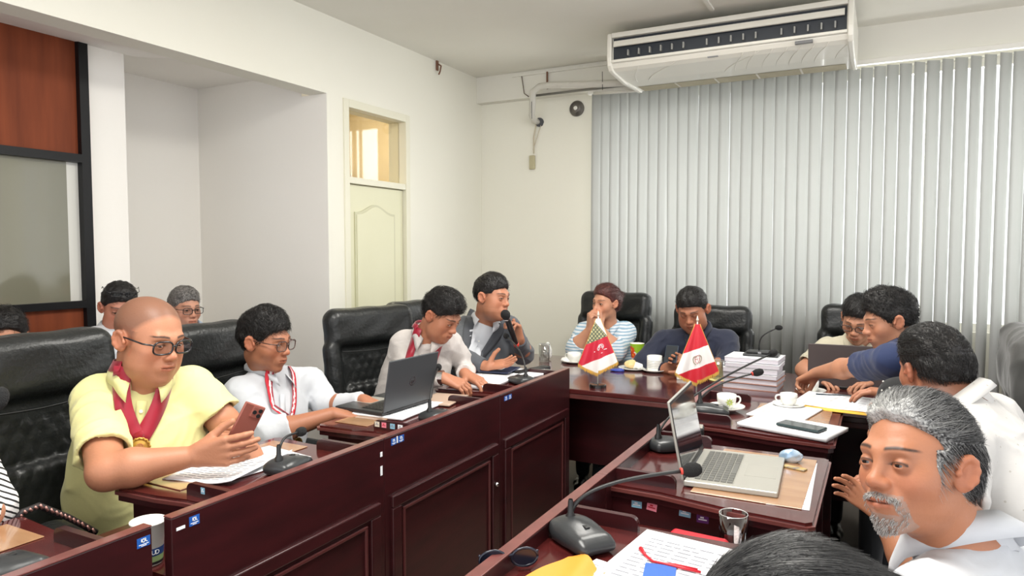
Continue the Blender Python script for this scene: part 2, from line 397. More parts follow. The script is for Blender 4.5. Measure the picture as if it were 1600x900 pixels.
struct('trim_4', bm, mat('glowing_slats', srgb(250, 240, 214), .6, emit=((1, .95, .8, 1), .8)))  # emission makes the slats glow like daylit window strips
# ceiling lamps (out of the frame above, the nearer edge of one glints at the top)
lamp_m = mat('lit_diffuser', srgb(250, 250, 245), .5, emit=((1, .98, .94, 1), 3.0))
for x, y in ((-.9, 1.0), (-.75, 2.9)):
    t = thing('ceiling_lamp', 'white surface lamp on ceiling, ' + ('nearest the camera' if y < 2 else 'nearer the air conditioner'), 'lamp', (x, y, 2.84))
    obj('housing', box((-.62, -.28, -.045), (.62, .28, -.001), .01), white_pl, t); obj('diffuser', box((-.6, -.26, -.05), (.6, .26, -.046)), lamp_m, t)
t = thing('ceiling_lamp', 'small added lamp brightening the corridor beyond the transom window', 'lamp', (-3.65, 4.1, 2.83))  # fixture added to go with the corridor fill
obj('diffuser', box((-.25, -.3, -.05), (.25, .3, 0), .01), lamp_m, t)
# ------------------------------------------------------------------ vertical blinds
slat_m = bpy.data.materials.new('grey_blind_fabric'); slat_m.use_nodes = True; N = slat_m.node_tree.nodes; L = slat_m.node_tree.links; N.remove(N['Principled BSDF'])
df = N.new('ShaderNodeBsdfDiffuse'); df.inputs[0].default_value = srgb(200, 200, 197); tr = N.new('ShaderNodeBsdfTranslucent'); tr.inputs[0].default_value = srgb(200, 202, 200)
mx = N.new('ShaderNodeMixShader'); mx.inputs[0].default_value = .47; L.new(df.outputs[0], mx.inputs[1]); L.new(tr.outputs[0], mx.inputs[2]); L.new(mx.outputs[0], N['Material Output'].inputs[0])
bl = thing('vertical_blind', 'long pale grey vertical slat blind covering the window wall', 'blind', (0, 4.93, 0))
bm = bmesh.new(); x = -1.895; i = 0
rr = random.Random(3)
while x < 2.6:
    pitch = .071; a = radians(rr.gauss(25, 5.0)); w = .0735
    if i in (3, 7, 29, 33): a = radians(38)
    if i in (1, 4, 8, 9, 12, 16, 21): a = radians(14)
    s, c = sin(a) * w / 2, cos(a) * w / 2; bow = .0015
    row = []
    for zz, tw in ((2.592 if x < -.25 else 2.575, 0), (1.6, rr.gauss(0, .05)), (.42, rr.gauss(0, .11))):
        ca, sa = cos(a + tw) * w / 2, sin(a + tw) * w / 2; dx = rr.gauss(0, .0015)
        row.append([bm.verts.new((x + dx + u * ca - .0, u * sa + bow * (1 - u * u) * -1, zz)) for u in (-1, -.33, .33, 1)])
    for r in range(2):
        for k in range(3): bm.faces.new((row[r][k], row[r][k + 1], row[r + 1][k + 1], row[r + 1][k]))
    x += pitch; i += 1
o = obj('slats', bm, slat_m, bl, smooth=True)
sm = o.modifiers.new('thick', 'SOLIDIFY'); sm.thickness = .0008
obj('headrail', box((-1.96, -.02, 2.592), (2.6, .02, 2.622), .003), white_pl, bl)
# metal curtain rail running left past the blind
t = tag(obj('curtain_rail', tube([(-2.41, 4.885, 2.622), (-1.35, 4.885, 2.625)], .009), mat('grey_metal', srgb(128, 126, 120), .4, metal=.5), smooth=True), 'thin grey metal rail running beneath pipes left of the blind', 'rail')
# ------------------------------------------------------------------ air conditioner under the ceiling
ac = thing('air_conditioner', 'long white ceiling air conditioner hanging above the blind', 'air conditioner', (-.86, 4.2, 0))
acw = mat('ac_white_plastic', srgb(226, 223, 212), .28, coat=.3); dark = mat('vent_dark', srgb(34, 40, 48), .5)
XW = .69
prof = [(0, 2.775), (0, 2.765), (.012, 2.60), (.02, 2.575), (.05, 2.56), (.5, 2.555), (.64, 2.595), (.65, 2.62), (.65, 2.775)]
# body with the outlet cut into its front
body = [(.03, 2.765), (.03, 2.625), (.02, 2.618), (.022, 2.60), (.035, 2.578), (.07, 2.563), (.30, 2.55), (.46, 2.553), (.635, 2.556), (.645, 2.58), (.645, 2.765)]
obj('body', prism(body, 'x', -XW + .03, XW - .03), acw, ac)
for s in (-1, 1):
    o = obj('end_cap', prism([(0.0, 2.785), (-.004, 2.64), (.006, 2.59), (.03, 2.562), (.08, 2.552), (.30, 2.535), (.49, 2.542), (.64, 2.546), (.655, 2.57), (.655, 2.785)], 'x', s * XW - .03 * (s > 0), s * XW + .03 * (s < 0)), acw, ac)
    b = o.modifiers.new('round', 'BEVEL'); b.width = .008; b.segments = 3
obj('top_edge', box((-XW + .03, -.004, 2.755), (XW - .03, .06, 2.785), .004), acw, ac)
obj('bottom_lip', box((-XW + .03, -.004, 2.605), (XW - .03, .04, 2.622), .004), acw, ac)
obj('outlet', box((-XW + .035, .026, 2.62), (XW - .035, .034, 2.757)), dark, ac)
obj('louver', prism([(-.006, 2.70), (.004, 2.735), (.012, 2.736), (.004, 2.698)], 'x', -XW + .045, XW - .045), acw, ac)
for i in range(18):
    x = -XW + .13 + i * .068
    if i in (6, 12): continue
    obj('vane', box((x, .004, 2.64), (x + .008, .03, 2.675)), mat('vane_grey', srgb(150, 150, 145), .5), ac)
# shallow curved ridges pressed into the underside
bm = bmesh.new()
for i, x0 in enumerate((-.60, -.53, -.05, .02, .09, .18, .26, .33, .40, .47, .58)):
    pts = []
    for j in range(14):
        t = j / 13; x = x0 + (.26 if i in (1, 2) else .10) * (t ** 2); y = .40 - .36 * t
        z = np.interp(y, [.02, .035, .07, .30, .48], [2.60, 2.578, 2.563, 2.55, 2.562]) - .0005
        pts.append((x, y, z))
    bm_tube(bm, pts, .0022, 5)
obj('ridges', bm, acw, ac, smooth=True)
bm = bmesh.new()
for i in range(5):
    x0 = -XW + .05 + i * .257; A = 2.5565; bm_quad(bm, [(x0, .475, 2.5555), (x0 + .245, .475, 2.5555), (x0 + .245, .63, 2.558), (x0, .63, 2.558)])
fil = mat('dusty_filter', srgb(176, 168, 144), .7, noise=(5, .6, srgb(150, 142, 118)), bump=(300, .3)); o = obj('intake_filters', bm, fil, ac)
for v in o.data.vertices: v.co.z -= .004
obj('display_plate', box((.40, -.0, 2.578), (.49, .026, 2.592)), mat('display_grey', srgb(88, 88, 90), .3), ac)
obj('badge', box((-.08, .028, 2.573), (-.02, .05, 2.577), M=Matrix.Rotation(0, 4, 'X')), mat('badge_grey', srgb(120, 120, 122), .3), ac)
# insulated pipes
pipe_m = mat('pipe_wrap', srgb(206, 203, 194), .7, bump=(60, .5), stretch=(1, 1, 1))
t = thing('refrigerant_pipe', 'white wrapped pipe bending down the wall left of the air conditioner', 'pipe')
p = [tuple(P(985, 129, Y=4.78)), tuple(P(920, 132, Y=4.80)), tuple(P(860, 133, Y=4.82)), tuple(P(843, 135, Y=4.83)), tuple(P(833, 143, Y=4.84)), tuple(P(832, 160, Y=4.86)), tuple(P(831, 180, Y=4.9)), tuple(P(834, 188, Y=5.0)), tuple(P(841, 191, Y=5.06))]
obj('pipe_wrap', tube(p, .024, 14), pipe_m, t, smooth=True)
obj('hole_ring', tube([tuple(P(843, 191, Y=5.045)), tuple(P(843, 191, Y=5.06))], .035, 18), blk, t)
obj('drain_hose', tube([tuple(P(1000, 141, Y=4.8)), tuple(P(960, 144, Y=4.81)), tuple(P(928, 146, Y=4.83))], .011, 10), pipe_m, t, smooth=True)
bm = bmesh.new()
for x, y in ((943, 122), (833, 168)):
    q = P(x, y, Y=4.80 if x > 900 else 4.86)
    bm_tube(bm, [tuple(q + A3(0, -.025, .04)), tuple(q + A3(.004, -.03, -.09))], .0022, 5)
obj('cable_tie', bm, blk, t)
bm = tube([tuple(P(838, 192, Y=5.04)), tuple(P(834, 215, Y=5.045)), tuple(P(834, 240, Y=5.045))], .006, 8); bm_tube(bm, [tuple(P(845, 196, Y=5.04)), tuple(P(838, 218, Y=5.045)), tuple(P(833, 234, Y=5.045))], .003, 6)
t = tag(obj('wall_cable', bm, mat('cable_cream', srgb(196, 186, 164), .6), smooth=True), 'short loose cable hanging from pipe hole to wall box', 'cable')
q = P(833, 254, Y=5.06)
t = tag(obj('junction_box', box(tuple(q + A3(-.022, -.03, -.055)), tuple(q + A3(.022, -.001, .055)), .006), mat('old_cream_plastic', srgb(176, 168, 136), .6)), 'small aged cream junction box hanging on back wall below pipe', 'box')
q = P(902, 170, Y=5.06); t = thing('alarm_bell', 'round dark grey alarm bell on back wall beside the blind', 'bell', tuple(q))
R90 = Matrix.Rotation(pi / 2, 4, 'X')
for nm, pr, m in (('gong', [(0, .001), (.058, .001), (.06, .012), (.052, .022), (.040, .026), (.038, .032), (.026, .034), (0, .036)], mat('bell_grey', srgb(104, 100, 94), .35, metal=.4)), ('centre_cap', [(0, .036), (.016, .037), (.014, .042), (0, .043)], white_pl)):
    o = obj(nm, lathe(pr, 32), m, t, smooth=True); o.data.transform(R90)
# surface conduit along the ceiling and crack, old fitting on the left wall
tag(obj('cable_conduit', box((-2.62, 4.965, 2.805), (-1.55, 4.979, 2.825)), ceil_m), 'cream surface conduit along top of beam left of air conditioner', 'conduit')
tag(obj('beam_wire', tube([tuple(P(815, 118, Y=4.973)), tuple(P(819, 146, Y=4.973)), tuple(P(826, 151, Y=4.973))], .0035, 6), mat('old_wire', srgb(110, 96, 84), .7)), 'thin dark wire running down the beam beside the pipe', 'cable')
bm = tube([tuple(P(855, 112, Y=4.965)), tuple(P(855, 139, Y=4.965))], .008, 6); tag(obj('pipe_hanger', bm, mat('rusty_metal', srgb(120, 86, 66), .7)), 'small rusty strap on beam above the white pipe', 'bracket')
q = P(1112, 12, z=2.84)
tag(obj('ceiling_conduit', box((q[0] - .012, 3.6, 2.826), (q[0] + .012, 4.2, 2.839)), ceil_m), 'cream surface conduit on ceiling above air conditioner', 'conduit')
q = P(682, 104, X=XL); t = thing('wall_bracket', 'small rusty bracket stub high on the left wall', 'bracket', tuple(q))
ru = mat('rusty_metal', srgb(120, 86, 66), .7)
obj('plate', box((0.001, -.012, -.03), (.012, .014, .05), .003), ru, t); obj('hook', tube([(.01, 0, .02), (.04, 0, .0), (.035, -.005, -.04), (.02, 0, -.06)], .006, 8), ru, t, smooth=True)
# ================================================================== desks
def lerp_(a, b, t): return a + (b - a) * t
def sticker(par, lo, hi, m, marks=()):
    o = obj('sticker', box(lo, hi), m, par)
    for a, b, mm in marks: obj('sticker_print', box(a, b), mm, o)
    return o
def desk_unit(side, y0, L, depth, label, low=.72):
    """side -1: left wing (panel at its +X side), side 1: right wing (panel at its -X side). Local x runs from panel to the seat."""
    g = 'mahogany desk units of the left wing' if side < 0 else 'mahogany desk units of the right wing'
    t = thing('conference_desk', label, 'desk', (-1.383 if side < 0 else -.66, y0, 0), 0, None)
    S = -1 if side < 0 else 1
    def B(x0, x1, ya, yb, z0, z1, bev=0.0):
        a, b = sorted((S * x0, S * x1)); return box((a, ya, z0), (b, yb, z1), bev)
    obj('front_panel', B(0, .026, 0, L, .0, .853, .002), maho, t)
    obj('panel_cap', B(-.001, .027, 0.0, L, .8535, .857, .001), maho_edge, t)
    bm = bmesh.new(); a, b = sorted((S * -.012, S * 0.002))
    for q in (((a, .03, .62), (b, L - .03, .66)), ((a, .03, .05), (b, .075, .62)), ((a, L - .075, .05), (b, L - .03, .62)), ((a, .075, .05), (b, L - .075, .10))): bm_box(bm, q[0], q[1], .004)
    obj('panel_frame', bm, maho, t)
    a, b = sorted((S * -.008, S * -.0)); bm = bmesh.new()
    fr = [((a, .09, .595), (b, L - .09, .605)), ((a, .09, .12), (b, .10, .60)), ((a, L - .10, .12), (b, L - .09, .60))]
    for q in fr: bm_box(bm, q[0], q[1], .002)
    obj('panel_moulding', bm, mat('mahogany_moulding', srgb(84, 40, 40), .35, coat=.3), t)
    if low: obj('shelf', B(.026, depth - .03, .0, L, low - .025, low), maho_top, t)
    if side < 0: sE, s0, s1, nE, n0, n1 = .192, .165, .135, .09, .065, .05
    else: sE, s0, s1, nE, n0, n1 = .083, .042, -.012, .235, .21, .20
    obj('side_panel', B(.026, depth - .03, s0 + .0, s0 + .023, 0, low - .026), maho, t); obj('side_panel', B(.026, depth - .03, L - n0 - .023, L - n0, 0, low - .026), maho, t)
    # raised writing top with stepped edge on a solid tray; its near edge slants slightly
    def slab(dx):
        pts = [(.026, s0 - dx), (.16, s0 - dx * 1.2 - .004), (depth * .62, lerp_(s0, s1, .7) - dx), (depth + dx - .015, s1 - dx), (depth + dx, s1 + .015 - dx), (depth + dx, L - n1 - .012 + dx), (depth + dx - .012, L - n1 + dx), (.26, L - n0 + .004 + dx), (.026, L - n0 + dx)]
        return [(S * x, y) for x, y in pts]
    yb = max(s0, s1) + .006; obj('tray_body', prism([(S * .026, yb), (S * (depth - .02), yb), (S * (depth - .02), L - n0 - .004), (S * .026, L - n0 - .004)], 'z', low + .0005, .786), maho, t)
    for nm, dx, z0, z1, m in (('top_board', 0, .812, .82, maho_top), ('top_edge', .007, .803, .812, maho_edge), ('top_moulding', .001, .786, .803, maho)):
        obj(nm, prism(slab(dx), 'z', z0, z1), m, t)
    for yy in (sE, L - nE):
        pts = [(.024, .815), (.19, .815)] + [(.19 - .018 + .018 * cos(u), .835 + .018 * sin(u)) for u in [pi / 2 * k / 5 for k in range(6)]] + [(.024, .853)]
        o = obj('divider', prism([(S * x, z) for x, z in pts], 'y', yy - .008, yy + .008), maho, t)
    obj('desk_pad', B(.23, depth - .03, max(s0, s1) + .03, L - n0 - .03, .8205, .823, .001), blot_m, t)
    return t
LD = {}
for n, (y0, L, lab) in {'A': (.235, .72, 'dark mahogany desk unit in left wing nearest the camera, cut by frame bottom'),
                        'B': (1.002, .752, 'dark mahogany desk unit in front of person in yellow shirt'),
                        'C': (1.756, .76, 'dark mahogany desk unit carrying the open dark laptop seen from behind'),
                        'D': (2.518, .728, 'dark mahogany desk unit of left wing next to the head table')}.items():
    LD[n] = desk_unit(-1, y0, L, .41, lab)
for n, (y0, L, lab) in {'1': (.98, .755, 'mahogany desk unit in right wing nearest the camera, with large microphone'),
                        '2': (1.737, .76, 'mahogany desk unit in right wing carrying the open silver laptop'),
                        '3': (2.50, .745, 'mahogany desk unit in right wing with papers and black phone')}.items():
    LD[n] = desk_unit(1, y0, L, .53, lab)
def lsticker(u, y, z, w, h, m, marks=True):
    x = 0.0
    o = sticker(LD[u], (x + .0003, y, z), (x + .0012, y + w, z + h), m)
    if marks:
        bm = box((x + .0012, y + w * .30, z + h * .45), (x + .0016, y + w * .42, z + h * .85)); bm_box(bm, (x + .0012, y + w * .38, z + h * .74), (x + .0016, y + w * .62, z + h * .86)); bm_box(bm, (x + .0012, y + w * .56, z + h * .45), (x + .0016, y + w * .68, z + h * .85)); bm_box(bm, (x + .0012, y + w * .3, z + h * .45), (x + .0016, y + w * .78, z + h * .54))
        bm_box(bm, (x + .0012, y + w * .12, z + h * .24), (x + .0016, y + w * .88, z + h * .31)); bm_box(bm, (x + .0012, y + w * .3, z + h * .1), (x + .0016, y + w * .7, z + h * .17))
        obj('sticker_print', bm, white_st, o)
lsticker('A', .685, .817, .030, .021, blue_st); lsticker('B', .045, .820, .027, .022, blue_st)
lsticker('B', .012, .822, .022, .007, white_st, False)
lsticker('C', .035, .822, .026, .022, blue_st); lsticker('C', .072, .822, .03, .022, blue_st); lsticker('C', .0635, .824, .006, .022, white_st, False)
lsticker('D', .035, .820, .03, .020, blue_st); lsticker('D', .07, .820, .03, .020, blue_st)
bm = box((.0003, L - .012, .80), (.0012, L - .002, .815)); bm_box(bm, (.0003, L - .012, .74), (.0012, L - .002, .77)); obj('white_tape', bm, white_st, LD['B'])
tn = obj('panel_knob', lathe([(0, 0), (.008, 0), (.009, .008), (.006, .014), (0, .016)], 14), chrome, LD['C'], smooth=True); tn.data.transform(Matrix.Translation((.012, .70, .5)) @ Matrix.Rotation(pi / 2, 4, 'Y'))
# stickers on the south dividers and side faces
def ysticker(u, x, z, w, h, m, y, prt=None, tilt=0.0):
    M = Matrix.Translation((x, y, z)) @ Matrix.Rotation(tilt, 4, 'Y')
    o = obj('sticker', box((0, -.0009, 0), (w, 0, h), M=M), m, LD[u])
    if prt: obj('sticker_print', box((w * .15, -.0013, h * .35), (w * .85, -.0009, h * .5), M=M), prt, o); obj('sticker_print', box((w * .3, -.0013, h * .6), (w * .6, -.0009, h * .8), M=M), prt, o)
yB = .192 - .008
ysticker('B', -.135, .832, .014, .016, cyan_st, yB, white_st)
for x, m in ((-.185, mat('cream_sticker', srgb(226, 216, 196), .5)), (-.155, pink_st), (-.118, cyan_st), (-.085, white_st)): ysticker('C', x, .830, .020, .018, m, yB, ink if m is not pink_st else red_m)
y2 = .045
def fsticker(px, py, w, h, m, prt=None, tilt=0.0):
    q = P(px, py, Y=1.737 + .048); ysticker('2', q[0] + .66 - w / 2, q[2] - h / 2, w, h, m, .0475, prt, tilt)
fsticker(941, 761, .012, .018, yel_st, ink); fsticker(948, 777, .008, .018, mat('cream_sticker', srgb(226, 216, 196), .5))
fsticker(995, 788, .028, .018, cyan_st, white_st); fsticker(1018, 791, .027, .020, pink_st, red_m, .12); fsticker(1070, 801, .030, .020, cyan_st, white_st, .05); fsticker(1098, 811, .030, .020, purp_st, white_st)
# head table
ht = thing('head_table', 'long glossy mahogany head table joining the two wings before the window', 'table', (-1.383, 3.25, 0))
obj('top_board', box((-.72, 0, .725), (1.62, 1.0, .75), .004), maho_top, ht); obj('top_edge', box((-.715, .004, .70), (1.615, .99, .725), .004), maho_edge, ht)
obj('modesty_panel', box((-.5, .26, .30), (1.5, .285, .70)), maho, ht)
for x in (-.62, .75, 1.53): obj('leg_panel', box((x, .12, 0), (x + .03, .92, .70)), maho, ht)
# ================================================================== things on the desks
def place(t, M):
    t.matrix_world = M; return t
def frame_at(p, ang, tilt=0.0): return Matrix.Translation(Vector(tuple(p))) @ Matrix.Rotation(ang, 4, 'Z') @ Matrix.Rotation(tilt, 4, 'X')
# ---- gooseneck microphones: rounded wedge base, switch, bent neck, ring, foam head
def mic_base_mesh(big):
    L, Wd, Hh = (.135, .085, .042) if big else (.12, .08, .034)
    pr = [rbox((0, 0, Hh * .38), (L / 2, Wd / 2, Hh * .38), rad=Hh * .375, k=.02), ell((-.014, 0, Hh * .4), (L / 2 * .72, Wd / 2 * .92, Hh * .60), k=.03), rbox((.02, 0, Hh * .25), (L / 2 * .9, Wd / 2, Hh * .25), rad=Hh * .24, k=.02), rbox((0, 0, -.05), (.2, .2, .05), rad=.001, op='s', k=.001)]
    return solid(pr, .003)
_mb = {}
def microphone(label, base, head, az, big=False, lift=.06, face=None, ring=True, group=None):
    """base, head: places; the neck rises from the base and arches to the head"""
    base = Vector(tuple(base)); head = Vector(tuple(head))
    t = thing('gooseneck_microphone', label, 'microphone', base, az, group)
    if big not in _mb: _mb[big] = mesh_from('base', *mic_base_mesh(big))
    me = _mb[big]
    first = len(me.materials) == 0
    o = bpy.data.objects.new('base', me); COL.objects.link(o); o.parent = t
    if first: finish(me, grey_pl, True)
    inv = (Matrix.Translation(base) @ Matrix.Rotation(az, 4, 'Z')).inverted(); h = inv @ head
    obj('switch', box((.018, -.006, .03), (.034, .006, .042 if big else .036), .002), blk, t)
    obj('label_plate', box((.036, -.008, .024), (.05, .008, .031), .001), white_st if big else chrome, t)
    s = Vector((-.035, 0, .034)); obj('socket', lathe([(.012, 0), (.012, .012), (.007, .02), (.006, .045), (.0045, .05)], 16, (s.x, s.y, s.z - .004)), blk, t, smooth=True)
    d = (h - s); c1 = s + Vector((0, 0, max(lift, .03))); c2 = h - Vector((d.x, d.y, 0)) * .55 - Vector((0, 0, (h.z - c1.z) * .42))
    pts = bez(s, c1, c2, h, 22)
    dirv = (pts[-1] - pts[-2]).normalized()
    obj('neck', tube([tuple(p) for p in pts], .0042 if big else .0036, 8), blk, t, smooth=True)
    if ring: obj('red_ring', tube([tuple(h - dirv * .004), tuple(h + dirv * .004)], .0075, 14), mat('red_ring', srgb(196, 60, 46), .4), t, smooth=True)
    R = .0165 if big else .0145
    q = dirv.to_track_quat('Z', 'Y').to_matrix().to_4x4()
    fm = lathe([(0, 0), (.009, .001), (R * .93, .012), (R, .022), (R * .93, .032), (R * .6, .041), (0, .045)], 20)
    o = obj('foam_windscreen', fm, blk_foam, t, smooth=True); o.data.transform(Matrix.Translation(h) @ q)
    return t
zt, zs = .82, .72
microphone('large dark grey microphone with red ring, neck bent towards the silver laptop', P(905, 845, z=.826), P(1066, 736, z=.965), radians(-35), True, .07)
microphone('microphone at left frame edge on the nearest left desk unit', (-1.475, .70, .822), P(-6, 640, X=-1.50), radians(95), True, .10, ring=False)
microphone('small microphone before the person in yellow shirt, neck standing nearly straight', P(448, 733, z=.824), P(465, 676, X=-1.52), radians(100), False, .07, ring=False)
microphone('microphone beside the open dark laptop, thin neck leaning towards the person typing', P(682, 655, z=.824), P(684, 576, X=-1.60), radians(80), False, .08, ring=False)
microphone('microphone on the desk by the person in grey suit, neck arching up', P(815, 598, z=.824), P(793, 527, X=-1.66), radians(150), False, .10, ring=False)
microphone('microphone standing behind the silver laptop screen, long neck reaching furthest up', P(1043, 700, z=.824), P(1203, 554, Y=2.75), radians(50), False, .08, ring=False)
microphone('microphone behind the green-printed cup saucer, long neck running below the other', P(1108, 645, z=.824), P(1176, 584, Y=2.82), radians(10), False, .05)
# ---- laptops
scr_off = mat('dark_screen', srgb(40, 46, 52), .06, spec=.8, coat=.6); alu = mat('silver_aluminium', srgb(176, 174, 166), .34, metal=.35); key_m = mat('grey_key', srgb(96, 96, 92), .5)
def laptop(label, M, w, d, hgt, tilt, body, lid, keys, logo=None, keyc=None):
    """local: hinge along y through 0, keyboard towards +x, screen leaning back by tilt"""
    t = thing('laptop', label, 'laptop'); t.matrix_world = M
    obj('keyboard_base', box((0, -w / 2, 0), (d, w / 2, .014), .003), body, t)
    obj('keyboard_well', box((.022, -w / 2 + .022, .014), (.125, w / 2 - .022, .0146)), keyc or blk, t)
    bm = bmesh.new(); n = 14
    for r in range(6):
        for c in range(n):
            y = -w / 2 + .026 + c * (w - .052) / n; x = .025 + r * .0166
            if r == 5 and 4 <= c <= 8:
                if c == 4: bm_box(bm, (x, y, .0146), (x + .0138, y + 5 * (w - .052) / n - .003, .0166))
                continue
            bm_box(bm, (x, y, .0146), (x + .0138, y + (w - .052) / n - .003, .0166))
    o = obj('keys', bm, keys, t)
    obj('touchpad', box((.142, -.055, .014), (d - .012, .055, .0144)), mat('touchpad_grey', srgb(160, 158, 150), .3), t)
    obj('hinge', tube([(-.002, -w / 2 + .03, .012), (-.002, w / 2 - .03, .012)], .006, 10), blk, t, smooth=True)
    S = Matrix.Translation((0, 0, .014)) @ Matrix.Rotation(-tilt, 4, 'Y')
    obj('screen_lid', box((-.007, -w / 2, 0), (0, w / 2, hgt), .003, S), lid, t)
    obj('bezel', box((0, -w / 2 + .003, .003), (.0008, w / 2 - .003, hgt - .003), 0, S), blk, t)
    obj('screen', box((.0008, -w / 2 + .009, .016), (.0012, w / 2 - .009, hgt - .011), 0, S), scr_off, t)
    if logo:
        L_ = S @ Matrix.Translation((-.0075, 0, hgt * .5)) @ Matrix.Rotation(-pi / 2, 4, 'Y')
        bm = lathe([(.016, 0), (.018, 0), (.018, .0006), (.016, .0006), (.016, 0)], 28); bmesh.ops.transform(bm, matrix=L_, verts=bm.verts); lo = obj('logo', bm, chrome, t)
        text_mesh('hp', .021, chrome, lo, L_ @ Matrix.Rotation(-pi / 2, 4, 'Z') @ Matrix.Scale(-1, 4, (1, 0, 0)), 'logo_letters')
    return t
a = P(1067, 760, z=.824); b = P(1100, 706, z=.824); mid = (a + b) / 2; ang = atan2(-(b - a)[0], (b - a)[1])
silver = laptop('open silver laptop with grey keyboard, screen facing the seats on the right', Matrix.Translation((mid[0], mid[1], .8235)) @ Matrix.Rotation(ang, 4, 'Z'), .335, .235, .212, radians(11), alu, alu, key_m, keyc=mat('key_well', srgb(150, 148, 140), .4))
hp = laptop('open dark grey laptop seen from behind its lid, person in white jacket typing', Matrix.Translation((-1.628, 2.215, .832)) @ Matrix.Rotation(pi + radians(-2), 4, 'Z'), .305, .235, .198, radians(10), grey_pl, mat('laptop_lid_grey', srgb(74, 77, 80), .38, metal=.2, bump=(200, .03)), blk, logo=True)
bl_ = laptop('open brown-grey laptop seen from behind at right end of head table', Matrix.Translation((-.14, 3.87, .7505)) @ Matrix.Rotation(radians(93), 4, 'Z'), .375, .25, .215, radians(6), grey_pl, mat('laptop_lid_brown', srgb(84, 76, 76), .4, metal=.2), blk)
# ---- papers
def sheet(label, p, w, h, ang, th=.002, name='paper_sheet', cat='paper', m=None, curl=0.0, lines=True, wave=0, group=None, colw=None, seed=0):
    """w along local x, h along local y"""
    t = thing(name, label, cat, tuple(p), ang, group); r = random.Random(seed)
    def f(u, v, z): return ((u - .5) * w, (v - .5) * h, z + curl * max(0, (u - .7) / .3) ** 2 + wave * sin(u * 9 + v * 3))
    top = grid_mesh('sheets', lambda u, v: f(u, v, th), 14, 10); o = obj('sheets', top, m or paper, t, smooth=True)
    s = o.modifiers.new('thick', 'SOLIDIFY'); s.thickness = max(th, .0006); s.offset = -1
    if lines:
        bm = bmesh.new(); n = 16
        for k in range(n):
            v = .08 + .84 * k / n
            if r.random() < .12: continue
            e = .1 + (.8 if r.random() > .25 else r.uniform(.3, .7))
            for q in range(6):
                u0 = .1 + (e - .1) * q / 6; u1 = .1 + (e - .1) * (q + .8) / 6
                z = th + .0006; bm_quad(bm, [f(u0, v, z), f(u1, v, z), f(u1, v + .012, z), f(u0, v + .012, z)])
        obj('printed_lines', bm, ink, t)
    return t
A4 = (.21, .297)
def mid(*pp): return sum(pp) / len(pp)
# person in yellow
sheet('loose white sheets fanned under the hands of person in yellow shirt', (-1.66, 1.40, .823), .215, .30, radians(14), .003, curl=.012, wave=.0015, name='paper_stack')
sheet('single white sheet under the loose papers at yellow shirt person', (-1.645, 1.455, .8225), .21, .28, radians(-8), .0008, lines=False)
# laptop man
sheet('white papers sticking out below the open dark laptop', (-1.69, 2.22, .823), .26, .31, radians(4), .007, curl=0, name='paper_stack')
sheet('grey-brown booklet lying behind the open dark laptop', P(700, 628, z=.824) + A3(-.04, .02, 0), .15, .21, radians(10), .006, name='booklet', cat='booklet', m=mat('booklet_cover', srgb(182, 158, 140), .5), lines=False)
# bent man
sheet('thick stack of white papers before the person with red sash reading', (-1.665, 2.86, .823), .22, .31, radians(4), .016, name='paper_stack')
sheet('white papers beneath the dark blue folder on left desk', (-1.60, 3.10, .823), .21, .22, radians(-12), .014, name='paper_stack', lines=False)
t = thing('folder', 'dark blue closed folder on papers before person in grey suit', 'folder', tuple(P(772, 578, z=.845)), radians(8))
obj('cover', box((-.11, -.09, 0), (.11, .09, .008), .003), mat('navy_folder', srgb(34, 44, 72), .35), t); obj('emblem', box((.02, -.03, .008), (.05, .03, .0086)), white_st, t)
# right wing, nearest
sheet('printed report page with table lying beside the red case', (-.335, 1.32, .8235), .27, .34, radians(-6), .004, seed=2, name='report')
sheet('white sheet over the orange envelope, cut by frame bottom', (-.46, 1.20, .826), .12, .2, radians(-12), .001, lines=True, seed=4)
t = thing('envelope', 'orange yellow envelope with crumpled corner at frame bottom', 'envelope', (-.525, 1.20, .8235), radians(-14)); obj('paper_body', grid_mesh('paper_body', lambda u, v: ((u - .5) * .10, (v - .5) * .17 + (.012 * sin(u * 5)), .002 + .006 * sin(u * 7 + v * 5) * v + .006), 12, 12), mat('orange_paper', srgb(228, 142, 42), .6), t, smooth=True)
t = thing('lanyard', 'thin red lanyard lying across the printed report page', 'lanyard', (0, 0, 0))
pts = [P(x, y, z=.832) for x, y in ((1001, 858), (1007, 866), (1020, 877), (1035, 880), (1060, 886), (1095, 894))]
obj('cord', tube([tuple(p) for p in pts], .0028, 8), red_m, t, smooth=True); obj('clip', tube([tuple(P(1001, 857, z=.832)), tuple(P(1009, 868, z=.832))], [.005, .0028], 8), red_m, t, smooth=True)
obj('second_cord', tube([tuple(P(x, y, z=.831)) for x, y in ((1030, 880), (1055, 882), (1090, 890))], .0026, 8), red_m, t, smooth=True)
t = tag(obj('blue_card', box((-.03, -.045, 0), (.03, .045, .002)), blue_st), 'small blue card on the report at frame bottom', 'card'); t.matrix_world = frame_at(P(1030, 899, z=.829), .2)
t = thing('glasses_case', 'red hard spectacle case on low shelf before the stickered desk side', 'case', (-.362, 1.605, .7205), radians(-4)); t.scale = (.92, 1, 2.0)
o = obj('case_body', mesh_from('case_body', *solid([rbox((0, 0, .018), (.078, .030, .018), rad=.016)], .004)), red_m, t, smooth=True)
o = obj('seam', box((-.074, -.0305, .0175), (.074, .0305, .0185), .001), mat('dark_red', srgb(110, 14, 26), .5), t)
sunm = mat('dark_sunglass', srgb(30, 34, 48), .2)
t = thing('sunglasses', 'dark folded spectacles lying on near desk at frame bottom', 'glasses', tuple(P(795, 888, z=.826)), radians(40))
